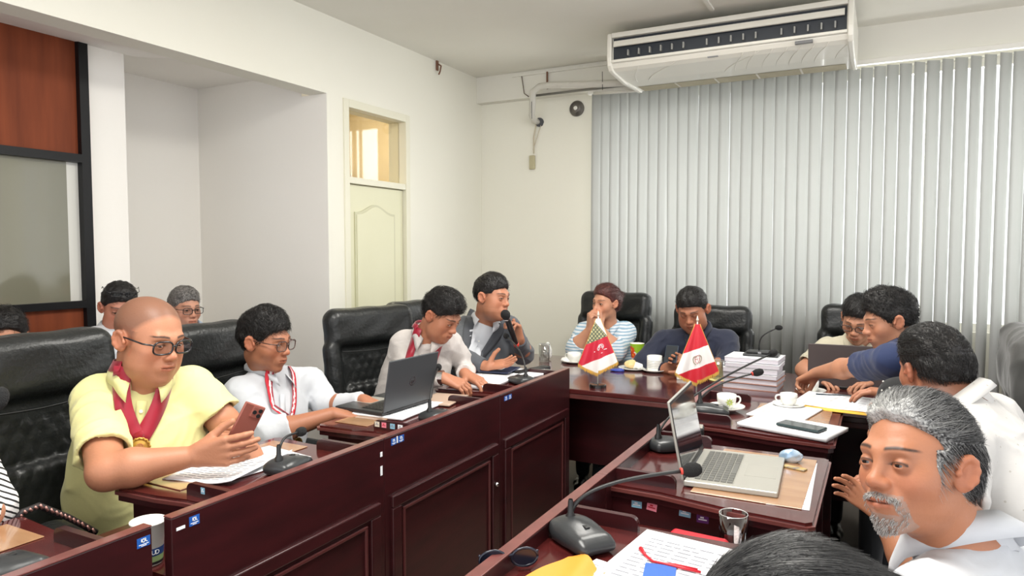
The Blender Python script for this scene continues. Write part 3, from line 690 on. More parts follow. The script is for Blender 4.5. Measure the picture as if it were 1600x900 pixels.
for s in (-1, 1): obj('rim', tube([(s * .032 + .026 * cos(u), .0, .02 + .018 * sin(u)) for u in [k * pi / 9 for k in range(19)]], .003, 6), sunm, t, smooth=True); obj('lens', lathe([(0, 0), (.024, 0), (.024, .001), (0, .001)], 20), sunm, t).data.transform(Matrix.Translation((s * .032, 0, .02)) @ Matrix.Scale(.72, 4, (0, 0, 1)) @ Matrix.Rotation(pi / 2, 4, 'X')); obj('temple', tube([(s * .058, 0, .03), (s * .05, .03, .012), (-s * .05, .035, .004)], .003, 6), sunm, t, smooth=True)
obj('bridge', tube([(-.008, 0, .026), (.008, 0, .026)], .003, 6), sunm, t)
# drinking glasses
def tumbler(label, p, r, h, cyl=True, liquid=None, m=tglass):
    t = thing('drinking_glass', label, 'glass', tuple(p))
    obj('glass_wall', lathe([(0, .001), (r * .86, .001), (r * .9, .004), (r, h), (r - .0022, h), (r * .88, .008), (0, .008)], 32), m, t, smooth=True)
    obj('rim', lathe([(r - .0022, h - .0008), (r, h - .0004), (r - .001, h + .0012), (r - .0022, h - .0008)], 32), mat('glass_rim', srgb(206, 208, 206), .1, trans=.4), t, smooth=True)
    if liquid: obj('contents', lathe([(0, .009), (r * .86, .009), (r * .9, h * liquid[0]), (0, h * liquid[0])], 24), liquid[1], t, smooth=True)
    return t
tumbler('empty tinted drinking glass beside the red case', P(1145, 866, z=.7205), .034, .10, m=thin_glass('smoky_glass', (.74, .70, .70, 1), .25))
napkin = mat('white_tissue', srgb(236, 236, 232), .9, bump=(60, .5))
tumbler('low glass tumbler nearest the grey suit person on head table', P(864, 601, z=.751) + A3(.0, -.1, 0), .036, .09)
t = tumbler('taller glass holding folded tissues at left end of head table', P(863, 572, z=.751) + A3(-.12, .14, 0), .036, .11)
tumbler('small glass on a yellow coaster beside the paper stacks', P(1122, 592, z=.756), .033, .10)
tag(obj('coaster', lathe([(0, 0), (.052, 0), (.056, .004), (0, .004)], 28), mat('pale_yellow', srgb(222, 214, 140), .5), loc=tuple(P(1124, 594, z=.7505))), 'round pale yellow coaster under glass by the paper stacks', 'coaster')
def crumple(label, p, s, seed, hz=1.0, name='tissue'):
    f = folds(seed, .02 * s / .05, 60 * .05 / s); pr = [ell((0, 0, s * .45 * hz), (s, s * .8, s * .8 * hz)), rbox((0, 0, -.1), (.4, .4, .1), op='s', k=.002, rad=.001)]
    return tag(obj(name, mesh_from(name, *solid(pr, s / 12, disp=f)), napkin, smooth=True, loc=tuple(p)), label, 'tissue')
crumple('white folded tissue poking up from the taller glass', P(868, 566, z=.76) + A3(-.12, .14, 0), .03, 5, 2.6)
crumple('crumpled white tissue lying beside the striped shirt saucer', P(882, 571, z=.751) + A3(-.03, .12, 0), .045, 8, .6)
# cups and saucers
def saucer(label, p, r=.072, group=None):
    return tag(obj('saucer', lathe([(0, .004), (r * .5, .004), (r * .62, .006), (r * .95, .016), (r, .017), (r * .97, .0125), (r * .6, .001), (0, .001)], 40), china, smooth=True, loc=tuple(p)), label, 'saucer', group)
def cup(label, p, r=.040, h=.062, ang=0.0, straight=False, deco=None, handle=True, name='tea_cup'):
    t = thing(name, label, 'cup', tuple(p), ang)
    pr = [(0, .002), (r * .55, 0), (r * .6, .004), (r * .86, .016), (r * .97, h * .55), (r, h), (r - .003, h), (r * .9, h * .5), (r * .6, .01), (0, .008)] if not straight else [(0, .001), (r * .93, .001), (r, .008), (r, h), (r - .003, h), (r - .003, .01), (0, .008)]
    obj('bowl', lathe(pr, 36), china, t, smooth=True)
    if handle: obj('handle', tube([tuple(p) for p in bez((r * .93, 0, h * .82), (r * 1.75, 0, h * .95), (r * 1.6, 0, h * .25), (r * .85, 0, h * .30), 12)], .0035, 8), china, t, smooth=True)
    if deco: deco(t, r, h)
    return t
def leaf_deco(t, r, h):
    g = mat('green_print', srgb(176, 190, 96), .4); bm = bmesh.new()
    for k in range(8):
        a0 = 2 * pi * k / 8; c, s = cos(a0), sin(a0); pts = []
        for u, v in ((.002, 0), (.008, .0035), (.017, 0), (.008, -.0035)):
            lx, lz = u * c - v * s, u * s + v * c; th = -pi / 2 + lx / r; rad = r * .99 + .0006; pts.append((rad * cos(th), rad * sin(th), h * .55 + lz))
        bm_quad(bm, pts)
    obj('leaf_print', bm, g, t)
def ring_deco(t, r, h):
    bm = bmesh.new()
    for k in range(5): bm_lathe(bm, [(r + .0002, h * (.25 + .11 * k)), (r + .0006, h * (.25 + .11 * k)), (r + .0006, h * (.25 + .11 * k) + .002), (r + .0002, h * (.25 + .11 * k) + .002)], 36)
    for v in bm.verts: pass
    obj('grey_print', bm, mat('grey_print', srgb(168, 168, 170), .4), t)
pc = P(1135, 640, z=.825); saucer('white saucer under the cup printed with green leaves', pc, .070); cup('white cup printed with pale green leaves in a star', pc + A3(0, .0, .005), .037, .056, radians(30), deco=leaf_deco)
pc = P(1232, 636, z=.822); saucer('white saucer under the plain cup left of the sheets', pc, .062); cup('plain white cup standing left of the printed sheets', pc + A3(0, 0, .005), .033, .05, radians(190))
pc = P(1268, 612, z=.7505) + A3(0, -.03, 0); saucer('white saucer below the reaching hand', pc, .070); cup('white cup just beneath the reaching hand', pc + A3(0, 0, .005), .036, .055, radians(150))
pc = P(1024, 580, z=.7505) + A3(0, -.02, 0); saucer('white saucer under the straight mug between the two flags', pc, .073); cup('straight white mug with faint grey lines between the two flags', pc + A3(0, 0, .005), .043, .088, radians(200), straight=True, deco=ring_deco, name='mug', handle=False)
pc = P(897, 567, z=.7505); saucer('white saucer behind the flag with green top', pc, .075); cup('white teacup before the striped shirt person', pc + A3(0, 0, .005), .044, .058, radians(170))
pc = P(990, 577, z=.7505)
tag(obj('plate', lathe([(0, .004), (.05, .004), (.06, .007), (.088, .014), (.09, .0125), (.06, .001), (0, .001)], 40), china, smooth=True, loc=tuple(pc)), 'white side plate holding bread and a napkin', 'plate')
br = mat('bread_crust', srgb(226, 190, 128), .8, noise=(40, .7, srgb(246, 226, 180)), bump=(80, .4))
tag(obj('bread_roll', mesh_from('bread_roll', *solid([ell((0, 0, .022), (.035, .028, .022)), ell((.015, .01, .026), (.024, .024, .02))], .004, disp=folds(4, .006, 120))), br, smooth=True, loc=tuple(pc + A3(-.022, 0, .006))), 'piece of bread on the plate before striped shirt person', 'bread')
crumple('crumpled white napkin on the plate beside the bread', pc + A3(.03, .012, .006), .042, 11, .8, 'napkin')
t = thing('paper_cup', 'tall paper cup with green top and orange flower print', 'cup', tuple(P(984, 573, z=.7505) + A3(0, .14, 0)))
gp = bpy.data.meshes.new('cup_wall'); bm = lathe([(0, .001), (.031, .001), (.044, .125), (.0425, .125), (.03, .004)], 48); bm.to_mesh(gp); bm.free()
n = 40; vs = []; cs = []
def cw(u, v):
    a0 = 2 * pi * u; r = .0315 + (.0445 - .0315) * v; return (r * cos(a0), r * sin(a0), .001 + .124 * v)
gm = grid_mesh('cup_wall', cw, 96, 40); co = np.array([v.co for v in gm.vertices]); th_ = np.arctan2(co[:, 1], co[:, 0]); zz = co[:, 2]
colr = np.tile(np.array(srgb(236, 234, 226)[:3]), (len(co), 1)); gr = np.array(srgb(150, 190, 40)[:3]); org = np.array(srgb(222, 74, 30)[:3]); yl = np.array(srgb(240, 170, 60)[:3])
colr[zz > .075 + .02 * np.sin(th_ * 2)] = gr
for cx_, cz_, rr_ in ((-2.3, .085, .024), (-2.0, .055, .02), (-1.5, .04, .018), (-2.7, .05, .016), (.8, .08, .024), (1.2, .05, .02)):
    d_ = np.sqrt(((th_ - cx_) * .038) ** 2 + (zz - cz_) ** 2) * (1 + .12 * np.sin(8 * np.arctan2(zz - cz_, (th_ - cx_) * .038))); colr[d_ < rr_] = org; colr[d_ < rr_ * .3] = yl
set_col(gm, colr); obj('printed_wall', gm, mat('printed_paper', rough=.5, attr='Col'), t, smooth=True); obj('cup_lining', gp, white_pl, t, smooth=True)
# white beaker in the gap between the two nearest left desk units
t = thing('paper_tub', 'white paper tub with printed blue label standing in gap between desks', 'tub', tuple(P(233, 880, z=.7205)))
obj('tub_wall', lathe([(0, .002), (.034, .002), (.035, .006), (.043, .115), (.047, .118), (.047, .122), (.041, .122), (.033, .008), (0, .006)], 40), white_pl, t, smooth=True)
def band(z0, z1, m, nm, e=.0006):
    r = lambda z: .035 + (.043 - .035) * (z - .006) / .109 + e
    return obj(nm, lathe([(r(z0), z0), (r(z1), z1)], 40), m, t, smooth=True)
band(.030, .052, mat('label_blue', srgb(36, 66, 120), .5), 'label'); band(.014, .030, mat('label_green', srgb(150, 176, 120), .5), 'label'); band(.006, .014, blk, 'label')
for k, ch in enumerate('SALUD'):
    th = radians(-62 + k * 15); M = Matrix.Rotation(th, 4, 'Z') @ Matrix.Translation((.0392, 0, .041)) @ Matrix.Rotation(pi / 2, 4, 'Z') @ Matrix.Rotation(pi / 2, 4, 'X'); text_mesh(ch, .017, white_st, t, M, 'label_letter')
t.scale = (.84, .84, .84)
# saucer with papers in the gap by the laptop person
pc = A3(-1.71, 1.70, .7215); saucer('white saucer on low shelf between the two left desk units', pc, .065); cup('white cup on low shelf below the elbow of laptop person', pc + A3(0, 0, .005), .034, .05, 0, handle=False)
crumple('crumpled white napkin in gap beside the laptop desk', (-1.62, 1.735, .7215), .032, 3, .8, 'napkin')
# right wing third unit
sheet('wire-bound notebook page with dark heading behind the phone', mid(P(1172, 628, z=.824), P(1250, 625, z=.824), P(1290, 665, z=.824), P(1200, 668, z=.824)), .20, .27, radians(-12), .006, name='notebook', cat='notebook', seed=6)
sheet('thick stapled stack of white papers lying under the black phone', (-.27, 2.62, .8235), .31, .20, radians(-17), .013, name='paper_stack', curl=0, seed=7)
t = thing('mobile_phone', 'black phone lying face up on thick stack of papers', 'phone', tuple(P(1252, 668, z=.8385)), radians(-20))
obj('case', box((-.075, -.036, 0), (.075, .036, .009), .004), mat('teal_case', srgb(40, 58, 60), .4), t); obj('screen', box((-.072, -.033, .009), (.072, .033, .0096)), scr_off, t)
sheet('printed white sheets with fine rows at the far right desk end', mid(P(1250, 625, z=.826), P(1358, 655, z=.826), P(1365, 620, z=.826), P(1268, 614, z=.826)), .29, .30, radians(-8), .003, seed=9, wave=.001)
t = tag(obj('pen', tube([tuple(P(1275, 616, z=.83)), tuple(P(1338, 619, z=.83))], .004, 8), mat('dark_pen', srgb(46, 60, 70), .3), smooth=True), 'dark pen lying on the printed sheets', 'pen')
t = tag(obj('envelope', box((-.13, -.14, 0), (.13, .14, .0012)), mat('yellow_envelope', srgb(236, 186, 70), .6)), 'yellow envelope peeking out under the printed sheets', 'envelope'); t.matrix_world = frame_at(mid(P(1250, 628, z=.8235), P(1358, 660, z=.8235), P(1365, 622, z=.8235), P(1268, 616, z=.8235)) + A3(-.0, -.03, 0), radians(-6))
sheet('white printed paper with blue band along the edge of laptop desk', (-.20, 2.02, .8205), .10, .42, radians(2), .001, seed=12, name='newspaper', cat='newspaper')
f = folds(9, .012, 70)
tag(obj('snack_packet', mesh_from('snack_packet', *solid([ell((0, 0, .018), (.035, .02, .022))], .003, disp=f)), mat('blue_foil', srgb(120, 160, 196), .25, metal=.4, noise=(30, .8, srgb(230, 236, 240))), smooth=True, loc=tuple(P(1235, 722, z=.822))), 'small crumpled blue and white packet at back of laptop desk', 'packet')
tag(obj('snack_packet', box((-.05, -.012, 0), (.05, .012, .004), .001), mat('yellow_print', srgb(216, 184, 90), .4, noise=(60, .8, srgb(60, 70, 110)))), 'flat yellow and blue printed strip behind the brown desk pad', 'packet').matrix_world = frame_at(P(1232, 730, z=.8235), radians(-18))
# grey desk phone cradle behind the silver laptop: small power box
t = thing('power_adapter', 'black and silver box on desk just behind the silver laptop screen', 'adapter', tuple(P(1042, 688, z=.821) + A3(.06, .09, 0)), radians(10)); obj('shell', box((-.04, -.03, 0), (.04, .03, .035), .006), blk, t); obj('top_plate', box((-.036, -.026, .0352), (.036, .026, .037), .001), alu, t)
crumple('small clear wrapped packet beside green-printed cup', P(1120, 645, z=.822), .022, 21, .7, 'tissue')
# paper bundles on the head table
pm = bpy.data.materials.new('page_edges'); pm.use_nodes = True; nt = pm.node_tree; b = nt.nodes['Principled BSDF']; b.inputs['Roughness'].default_value = .8
wv = nt.nodes.new('ShaderNodeTexWave'); wv.bands_direction = 'Z'; wv.inputs['Scale'].default_value = 60; wv.inputs['Distortion'].default_value = 3; wv.inputs['Detail'].default_value = 2; tc = nt.nodes.new('ShaderNodeTexCoord'); nt.links.new(tc.outputs['Object'], wv.inputs['Vector'])
cr = nt.nodes.new('ShaderNodeValToRGB'); cr.color_ramp.elements[0].color = srgb(186, 182, 196); cr.color_ramp.elements[1].color = srgb(228, 226, 230); nt.links.new(wv.outputs['Fac'], cr.inputs[0]); nt.links.new(cr.outputs[0], b.inputs['Base Color'])
cov = mat('manila_cover', srgb(186, 140, 122), .5)
bx, by = -.57, 3.74; z = .7505
lab = ['lowest paper bundle in brown folder, bottom of tall stack', 'second paper bundle from bottom of tall stack', 'third paper bundle from bottom of tall stack', 'fourth paper bundle from bottom, middle of tall stack', 'second paper bundle from top of tall stack', 'topmost white paper bundle, under the black microphone base']
for i, hgt in enumerate((.030, .026, .024, .026, .024, .026)):
    rz = radians(random.uniform(-5, 5)); t = thing('paper_bundle', lab[i], 'paper bundle', (bx + random.uniform(-.006, .006), by + random.uniform(-.008, .008), z), rz, 'paper bundles stacked on the head table')
    obj('pages', box((-.13, -.10, .002), (.13, .10, hgt - .002), .002), pm, t)
    if i < 2: obj('cover', box((-.134, -.104, hgt - .002), (.134, .104, hgt), .0005), cov, t); obj('cover', box((-.134, -.104, 0), (.134, .104, .002), .0005), cov, t)
    else: obj('cover', box((-.131, -.101, hgt - .002), (.131, .101, hgt - .0005), .0005), paper, t)
    z += hgt + .0005
t = thing('gooseneck_microphone', 'microphone with flat black base on top of the paper bundles', 'microphone', (bx + .03, by + .02, z), 0)
obj('base', box((-.085, -.045, 0), (.085, .045, .012), .003), grey_pl, t); obj('base', box((-.07, -.035, .012), (.07, .035, .026), .004), blk, t); obj('switch', box((-.012, -.036, .014), (.004, -.034, .024)), chrome, t)
h_ = P(1213, 513, Y=3.76) - A3(bx + .03, by + .02, z)
s_ = P(1186, 545, Y=3.76) - A3(bx + .03, by + .02, z)
pts = bez((s_[0], 0, .024), (s_[0], 0, .10), (s_[0] + .01, 0, .105), tuple(h_), 14); obj('neck', tube([tuple(p) for p in pts], .0036, 8), blk, t, smooth=True)
obj('foam_windscreen', mesh_from('foam_windscreen', *solid([ell((h_[0] + .012, 0, h_[2] + .004), (.019, .014, .0135))], .003)), blk_foam, t, smooth=True)
tag(obj('pill_box', box((-.05, -.05, 0), (.05, .05, .018), .002), white_pl, loc=tuple(P(1068, 592, z=.7505) + A3(.02, .02, 0))), 'small white box lying behind the red and white flag', 'box')
t = tag(obj('sweet_wrappers', mesh_from('sweet_wrappers', *solid([ell((0, 0, .006), (.035, .02, .008)), ell((.03, .01, .006), (.02, .02, .007))], .003, disp=folds(2, .006, 150))), mat('blue_wrapper', srgb(60, 80, 170), .3), smooth=True, loc=tuple(P(962, 580, z=.7505))), 'crumpled dark blue wrapper beside the first flag', 'wrapper')
# black clutter by desk unit D
t = thing('power_strip', 'black power strip with sockets on desk behind grey suit microphone', 'power strip', tuple(P(850, 583, z=.822) + A3(-.06, -.02, 0)), radians(78)); obj('shell', box((-.13, -.025, 0), (.13, .025, .022), .005), blk, t)
for k in range(4): obj('socket', lathe([(0, .0221), (.013, .0221), (.013, .0235), (0, .0235)], 16, (-.09 + .06 * k, 0, 0)), grey_pl, t)
# backpack under the head table
bk = mat('dark_teal_fabric', srgb(44, 56, 62), .8, bump=(120, .4))
t = thing('backpack', 'dark blue-grey backpack standing on floor beneath the head table', 'bag', (-1.33, 3.86, 0), radians(10))
obj('bag_body', mesh_from('bag_body', *solid([rbox((0, 0, .19), (.15, .10, .19), rad=.08, k=.03), rbox((0, -.09, .12), (.11, .04, .10), rad=.035, k=.02)], .012, disp=folds(6, .012, 30))), bk, t, smooth=True)
obj('strap', tube([(-.08, -.05, .36), (-.06, -.06, .42), (.04, -.06, .42), (.07, -.05, .36)], .008, 8), bk, t, smooth=True); obj('zip', tube([(-.10, -.12, .22), (0, -.135, .235), (.10, -.12, .22)], .003, 6), chrome, t, smooth=True)
f = folds(12, .02, 45)
tag(obj('plastic_bag', mesh_from('plastic_bag', *solid([ell((0, 0, .16), (.10, .08, .16)), ell((0, 0, .30), (.03, .03, .06))], .01, disp=f)), mat('white_plastic_film', srgb(214, 212, 206), .4), smooth=True, loc=(-1.12, 3.9, 0.0)), 'pale plastic bag on floor beside the backpack', 'bag')
# ---- small table flags
def table_flag(label, base, az, colf, emb):
    t = thing('table_flag', label, 'flag', tuple(base), az)
    obj('base', lathe([(0, 0), (.046, 0), (.046, .014), (.043, .019), (.020, .021), (0, .021)], 36), mat('flag_base_black', srgb(26, 22, 20), .15, coat=.6), t, smooth=False)
    obj('pole', tube([(0, 0, .02), (0, 0, .41)], .0032, 10), white_pl, t, smooth=True)
    obj('finial', lathe([(0, 0), (.004, .001), (.007, .010), (.0035, .02), (0, .034)], 14, (0, 0, .408)), mat('finial_clear', srgb(226, 214, 196), .15, coat=.5), t, smooth=True)
    top, low = .395, .085
    def f(u, v, o=0.0):
        x = (u - .5) * 2; wd = .012 + .093 * v ** 1.0; zb = low + .05 * abs(x) ** 1.4 + (.014 if x > 0 else .0)
        z = top + (zb - top) * v; y = -.006 - .020 * sin(v * 1.4) * (1 - x * x) - .010 * sin(x * 7.0 + 1) * v - o
        return (x * wd, y, z)
    me = grid_mesh('cloth', f, 170, 220); co = np.array([v.co for v in me.vertices]); set_col(me, colf(co[:, 0], co[:, 2])); o = obj('cloth', me, mat('satin_print', rough=.38, attr='Col', sheen=.3, bump=(400, .05)), t, smooth=True)
    s = o.modifiers.new('thick', 'SOLIDIFY'); s.thickness = .0012
    bm = bmesh.new()
    for k in range(60):
        u = k / 59; a = Vector(f(u, 1.0)); b_ = a + Vector((random.uniform(-.002, .002), random.uniform(-.003, .001), -.016 - random.uniform(0, .006)))
        bm_tube(bm, [tuple(a + Vector((0, 0, .004))), tuple((a + b_) / 2), tuple(b_)], [.0016, .0019, .0008], 5)
    obj('gold_fringe', bm, mat('gold_thread', srgb(214, 168, 74), .6), t)
    for sx in (0, 1): obj('side_cord', tube([f(sx, v / 10, .001) for v in range(11)], .0013, 6), mat('gold_thread', srgb(214, 168, 74), .6), t, smooth=True)
    emb(t, f); t.scale = (.95, .9, .89); return t
c_ = lambda *a: np.array(srgb(*a)[:3])
def col1(x, z):
    s = z - x * .45; C = np.tile(c_(236, 232, 230), (len(x), 1)); C[(s > .165)] = c_(196, 24, 52); C[s > .275] = c_(98, 104, 84); C[(z + x * 1.2 > .355)] = c_(232, 226, 220)
    m = (s > .275) & (np.sin(x * 330) * np.sin(z * 260) > .25) & (z + x * 1.2 < .35); C[m] = c_(196, 190, 140); return C
def col2(x, z):
    s = z - x * .42; C = np.tile(c_(236, 232, 230), (len(x), 1)); C[s > .265] = c_(200, 24, 44); C[s < .165] = c_(200, 24, 44); return C
def on_cloth(f, x, z):
    v = (.395 - z) / (.395 - .10); wd = .012 + .093 * v; u = .5 + x / wd / 2; return f(min(max(u, 0), 1), min(max(v, 0), 1), .003)
def emb1(t, f):
    m = white_st; bm = bmesh.new()
    def stroke(pts, w=.0016): bm_tube(bm, [on_cloth(f, x, z) for x, z in pts], w, 5)
    cx, cz = .012, .232
    stroke([(cx + .016 * cos(a), cz + .016 * sin(a)) for a in [radians(q) for q in range(-30, 211, 20)]]); stroke([(cx + .010 * cos(a), cz + .010 * sin(a)) for a in [radians(q) for q in range(0, 181, 20)]])
    stroke([(cx - .010, cz - .016), (cx - .004, cz + .006), (cx + .002, cz - .004), (cx + .008, cz + .006), (cx + .012, cz - .014)]); stroke([(cx - .034, cz - .024), (cx + .034, cz - .024)], .0018); stroke([(cx + .002, cz - .034), (cx + .010, cz - .034)], .0014)
    obj('emblem', bm, m, t)
def emb2(t, f):
    bm = bmesh.new(); cx, cz = .0, .213
    def stroke(pts, w=.0012): bm_tube(bm, [on_cloth(f, x, z) for x, z in pts], w, 5)
    g = mat('crest_olive', srgb(132, 112, 78), .6)
    for s in (-1, 1): stroke([(cx + s * .020 * cos(a), cz + .022 * sin(a)) for a in [radians(q) for q in range(-70, 71, 14)]], .0017)
    o = obj('wreath', bm, g, t); bm = bmesh.new()
    stroke([(cx - .011, cz + .013), (cx + .011, cz + .013), (cx + .010, cz - .006), (cx, cz - .015), (cx - .010, cz - .006), (cx - .011, cz + .013)], .0014); stroke([(cx - .011, cz + .002), (cx + .011, cz + .002)]); stroke([(cx, cz + .002), (cx, cz + .013)])
    stroke([(cx - .008, cz + .020), (cx, cz + .026), (cx + .008, cz + .020)], .0014); obj('crest', bm, mat('crest_red', srgb(176, 60, 54), .6), t)
table_flag('small table flag with green corner, red band and white emblem', P(934, 605, z=.7505), radians(24), col1, emb1)
table_flag('small red and white table flag with national crest, partly behind laptop', P(1088, 622, z=.7505), radians(18), col2, emb2)
# ================================================================== executive chairs (origin on the floor below the seat, facing +x)
def make_chair(label, quilt=True, name='office_chair', top=1.17, width=.54):
    t = thing(name, label, 'chair'); hw = width / 2; H0 = top
    def lean(z): return -.27 - .10 * (z - .5)
    Rb = np.array([[cos(.1), 0, -sin(.1)], [0, 1, 0], [sin(.1), 0, cos(.1)]])
    bx = lambda z: lean(z)
    pr = [rbox((bx(.80), 0, .80), (.045, hw * .86, H0 - .80 - .01), Rb, rad=.04, k=.02),
          rbox((bx(H0 - .11) + .03, 0, H0 - .105), (.055, hw * .97, .095), Rb, rad=.05, k=.015),
          cone((bx(.52) + .045, -hw * .84, .52), (bx(H0 - .2) + .035, -hw * .88, H0 - .2), .05, .042, k=.015), cone((bx(.52) + .045, hw * .84, .52), (bx(H0 - .2) + .035, hw * .88, H0 - .2), .05, .042, k=.015),
          rbox((bx(.66) + .035, 0, .66), (.038, hw * .66, .13), Rb, rad=.035, k=.01)]
    def disp(x, y, z):
        d = 0 * x
        if quilt:
            m = (x > bx(.85) + .01) & (np.abs(y) < hw * .56) & (z > .66) & (z < H0 - .235); u = (y + z * .6) * 80; v = (y - z * .6) * 80; d = d + m * .0035 * (1 - np.minimum(np.abs(np.sin(u / 2 * 1.6)), np.abs(np.sin(v / 2 * 1.6))) * 1.6)
        return d + .0022 * np.sin(y * 34 + np.sin(z * 21) * 2) * np.sin(z * 27 + 1)
    me = mesh_from('backrest', *solid(pr, .0085, disp=disp)); obj('backrest', me, leather, t, smooth=True)
    zc = H0 - .205; obj('head_seam', tube([(bx(zc) + .078 - abs(y) * .09, y, zc - .018 * cos(y / hw * 1.4)) for y in np.linspace(-hw * .72, hw * .72, 13)], .003, 6), leather_d, t, smooth=True)
    obj('seat', mesh_from('seat', *solid([rbox((0, 0, .46), (.26, .25, .055), rad=.05), rbox((-.02, 0, .50), (.2, .19, .03), rad=.03, k=.02)], .014)), leather, t, smooth=True)
    for s in (-1, 1):
        obj('armrest', mesh_from('armrest', *solid([cone((-.14, s * .27, .66), (.14, s * .27, .66), .028, .026), ], .008)), leather, t, smooth=True)
        obj('arm_frame', tube([(.12, s * .27, .64), (.13, s * .28, .52), (.06, s * .25, .43)], .014, 8), blk, t, smooth=True); obj('arm_frame', tube([(-.12, s * .27, .64), (-.24, s * .26, .60)], .014, 8), blk, t, smooth=True)
    obj('gas_column', lathe([(.03, .10), (.03, .30), (.022, .30), (.022, .41), (.09, .41), (.09, .425), (0, .425)], 16), blk, t, smooth=False)
    for k in range(5):
        a = 2 * pi * k / 5 + .3; e = (.28 * cos(a), .28 * sin(a)); o = obj('base_spoke', tube([(0, 0, .11), (e[0], e[1], .085)], [.028, .016], 8), blk, t, smooth=True)
        obj('caster', tube([(e[0] - .012 * sin(a), e[1] + .012 * cos(a), .03), (e[0] + .012 * sin(a), e[1] - .012 * cos(a), .03)], .028, 14), blk, o)
    return t
chair_a = make_chair('black leather executive chair behind the person in yellow shirt')
def seat(x, y, deg, label, sc=1.0): c = dup(chair_a, (x, y, 0), radians(deg), label); c.scale = (sc, sc, sc); return c
chair_a.scale = (1.03, 1.03, 1.03); chair_a.location = (-1.98, 1.20, 0); chair_a.rotation_euler = (0, 0, radians(3))
seat(-2.06, 1.84, 0, 'black leather executive chair behind the laptop person in white jacket')
seat(-2.02, 2.75, -14, 'black leather executive chair with quilted back left of the person with plain red sash')
seat(-2.06, 3.30, -6, 'black leather executive chair behind the person in grey suit')
seat(-1.66, 4.30, -98, 'black leather executive chair behind the woman in striped shirt')
seat(-.96, 4.34, -88, 'black leather executive chair behind the person in navy shirt', .94)
seat(-.08, 4.32, -92, 'black leather executive chair behind the person in beige shirt', .97)
seat(.40, 2.86, 190, 'black leather executive chair draped with a dark jacket at right frame edge')
seat(.60, 1.75, 180, 'black leather executive chair under the person in speckled white shirt')
seat(-1.98, .42, 4, 'black leather executive chair at left frame edge')
for i, (x, y) in enumerate(((-3.14, 1.36), (-3.1, 2.02), (-3.12, 2.62))):
    c = thing('waiting_chair', ('plain dark chair under the person at left frame edge', 'plain dark chair under the person with glasses on the hair', 'plain dark chair under the grey haired person in rear row')[i], 'chair', (x, y, 0), 0)
    obj('seat', box((-.2, -.22, .40), (.2, .22, .45), .015), blk, c); obj('backrest', box((-.235, -.21, .48), (-.205, .21, .80), .012), blk, c)
    for a in (-1, 1):
        for b in (-1, 1): obj('leg', tube([(a * .18, b * .19, .41), (a * .2, b * .2, 0)], .012, 8), chrome, c, smooth=True)
# jacket draped over the chair back at the right edge

# ================================================================== people
skin_m = mat('skin', rough=.48, spec=.4, attr='Col', bump=(160, .06), sss=.06)
eye_m = mat('eye', rough=.08, attr='Col', coat=.6)
def C3(*a): return np.array(srgb(*a)[:3])
def cloth(name, rgb, rough=.85, second=None, bump=(14, .35), sheen=.15, **k):
    return mat(name, srgb(*rgb), rough, sheen=sheen, bump=bump, noise=(6, .4, srgb(*(second or [int(c * .93) for c in rgb]))), **k)
def hairmat(name, rgb, rgb2, rough=.42): return mat(name, srgb(*rgb), rough, spec=.45, noise=(60, .8, srgb(*rgb2)), stretch=(1, .25, .6), bump=(180, .5))
hair_blk = hairmat('black_hair', (15, 13, 13), (30, 27, 26), .5); hair_brn = hairmat('auburn_hair', (64, 30, 28), (104, 54, 48)); hair_gry = mat('greying_hair', rough=.45, attr='Col', spec=.45, bump=(180, .4)); hair_shv = mat('shaved_hair', srgb(96, 78, 66), .8, noise=(120, .6, srgb(120, 96, 80)))
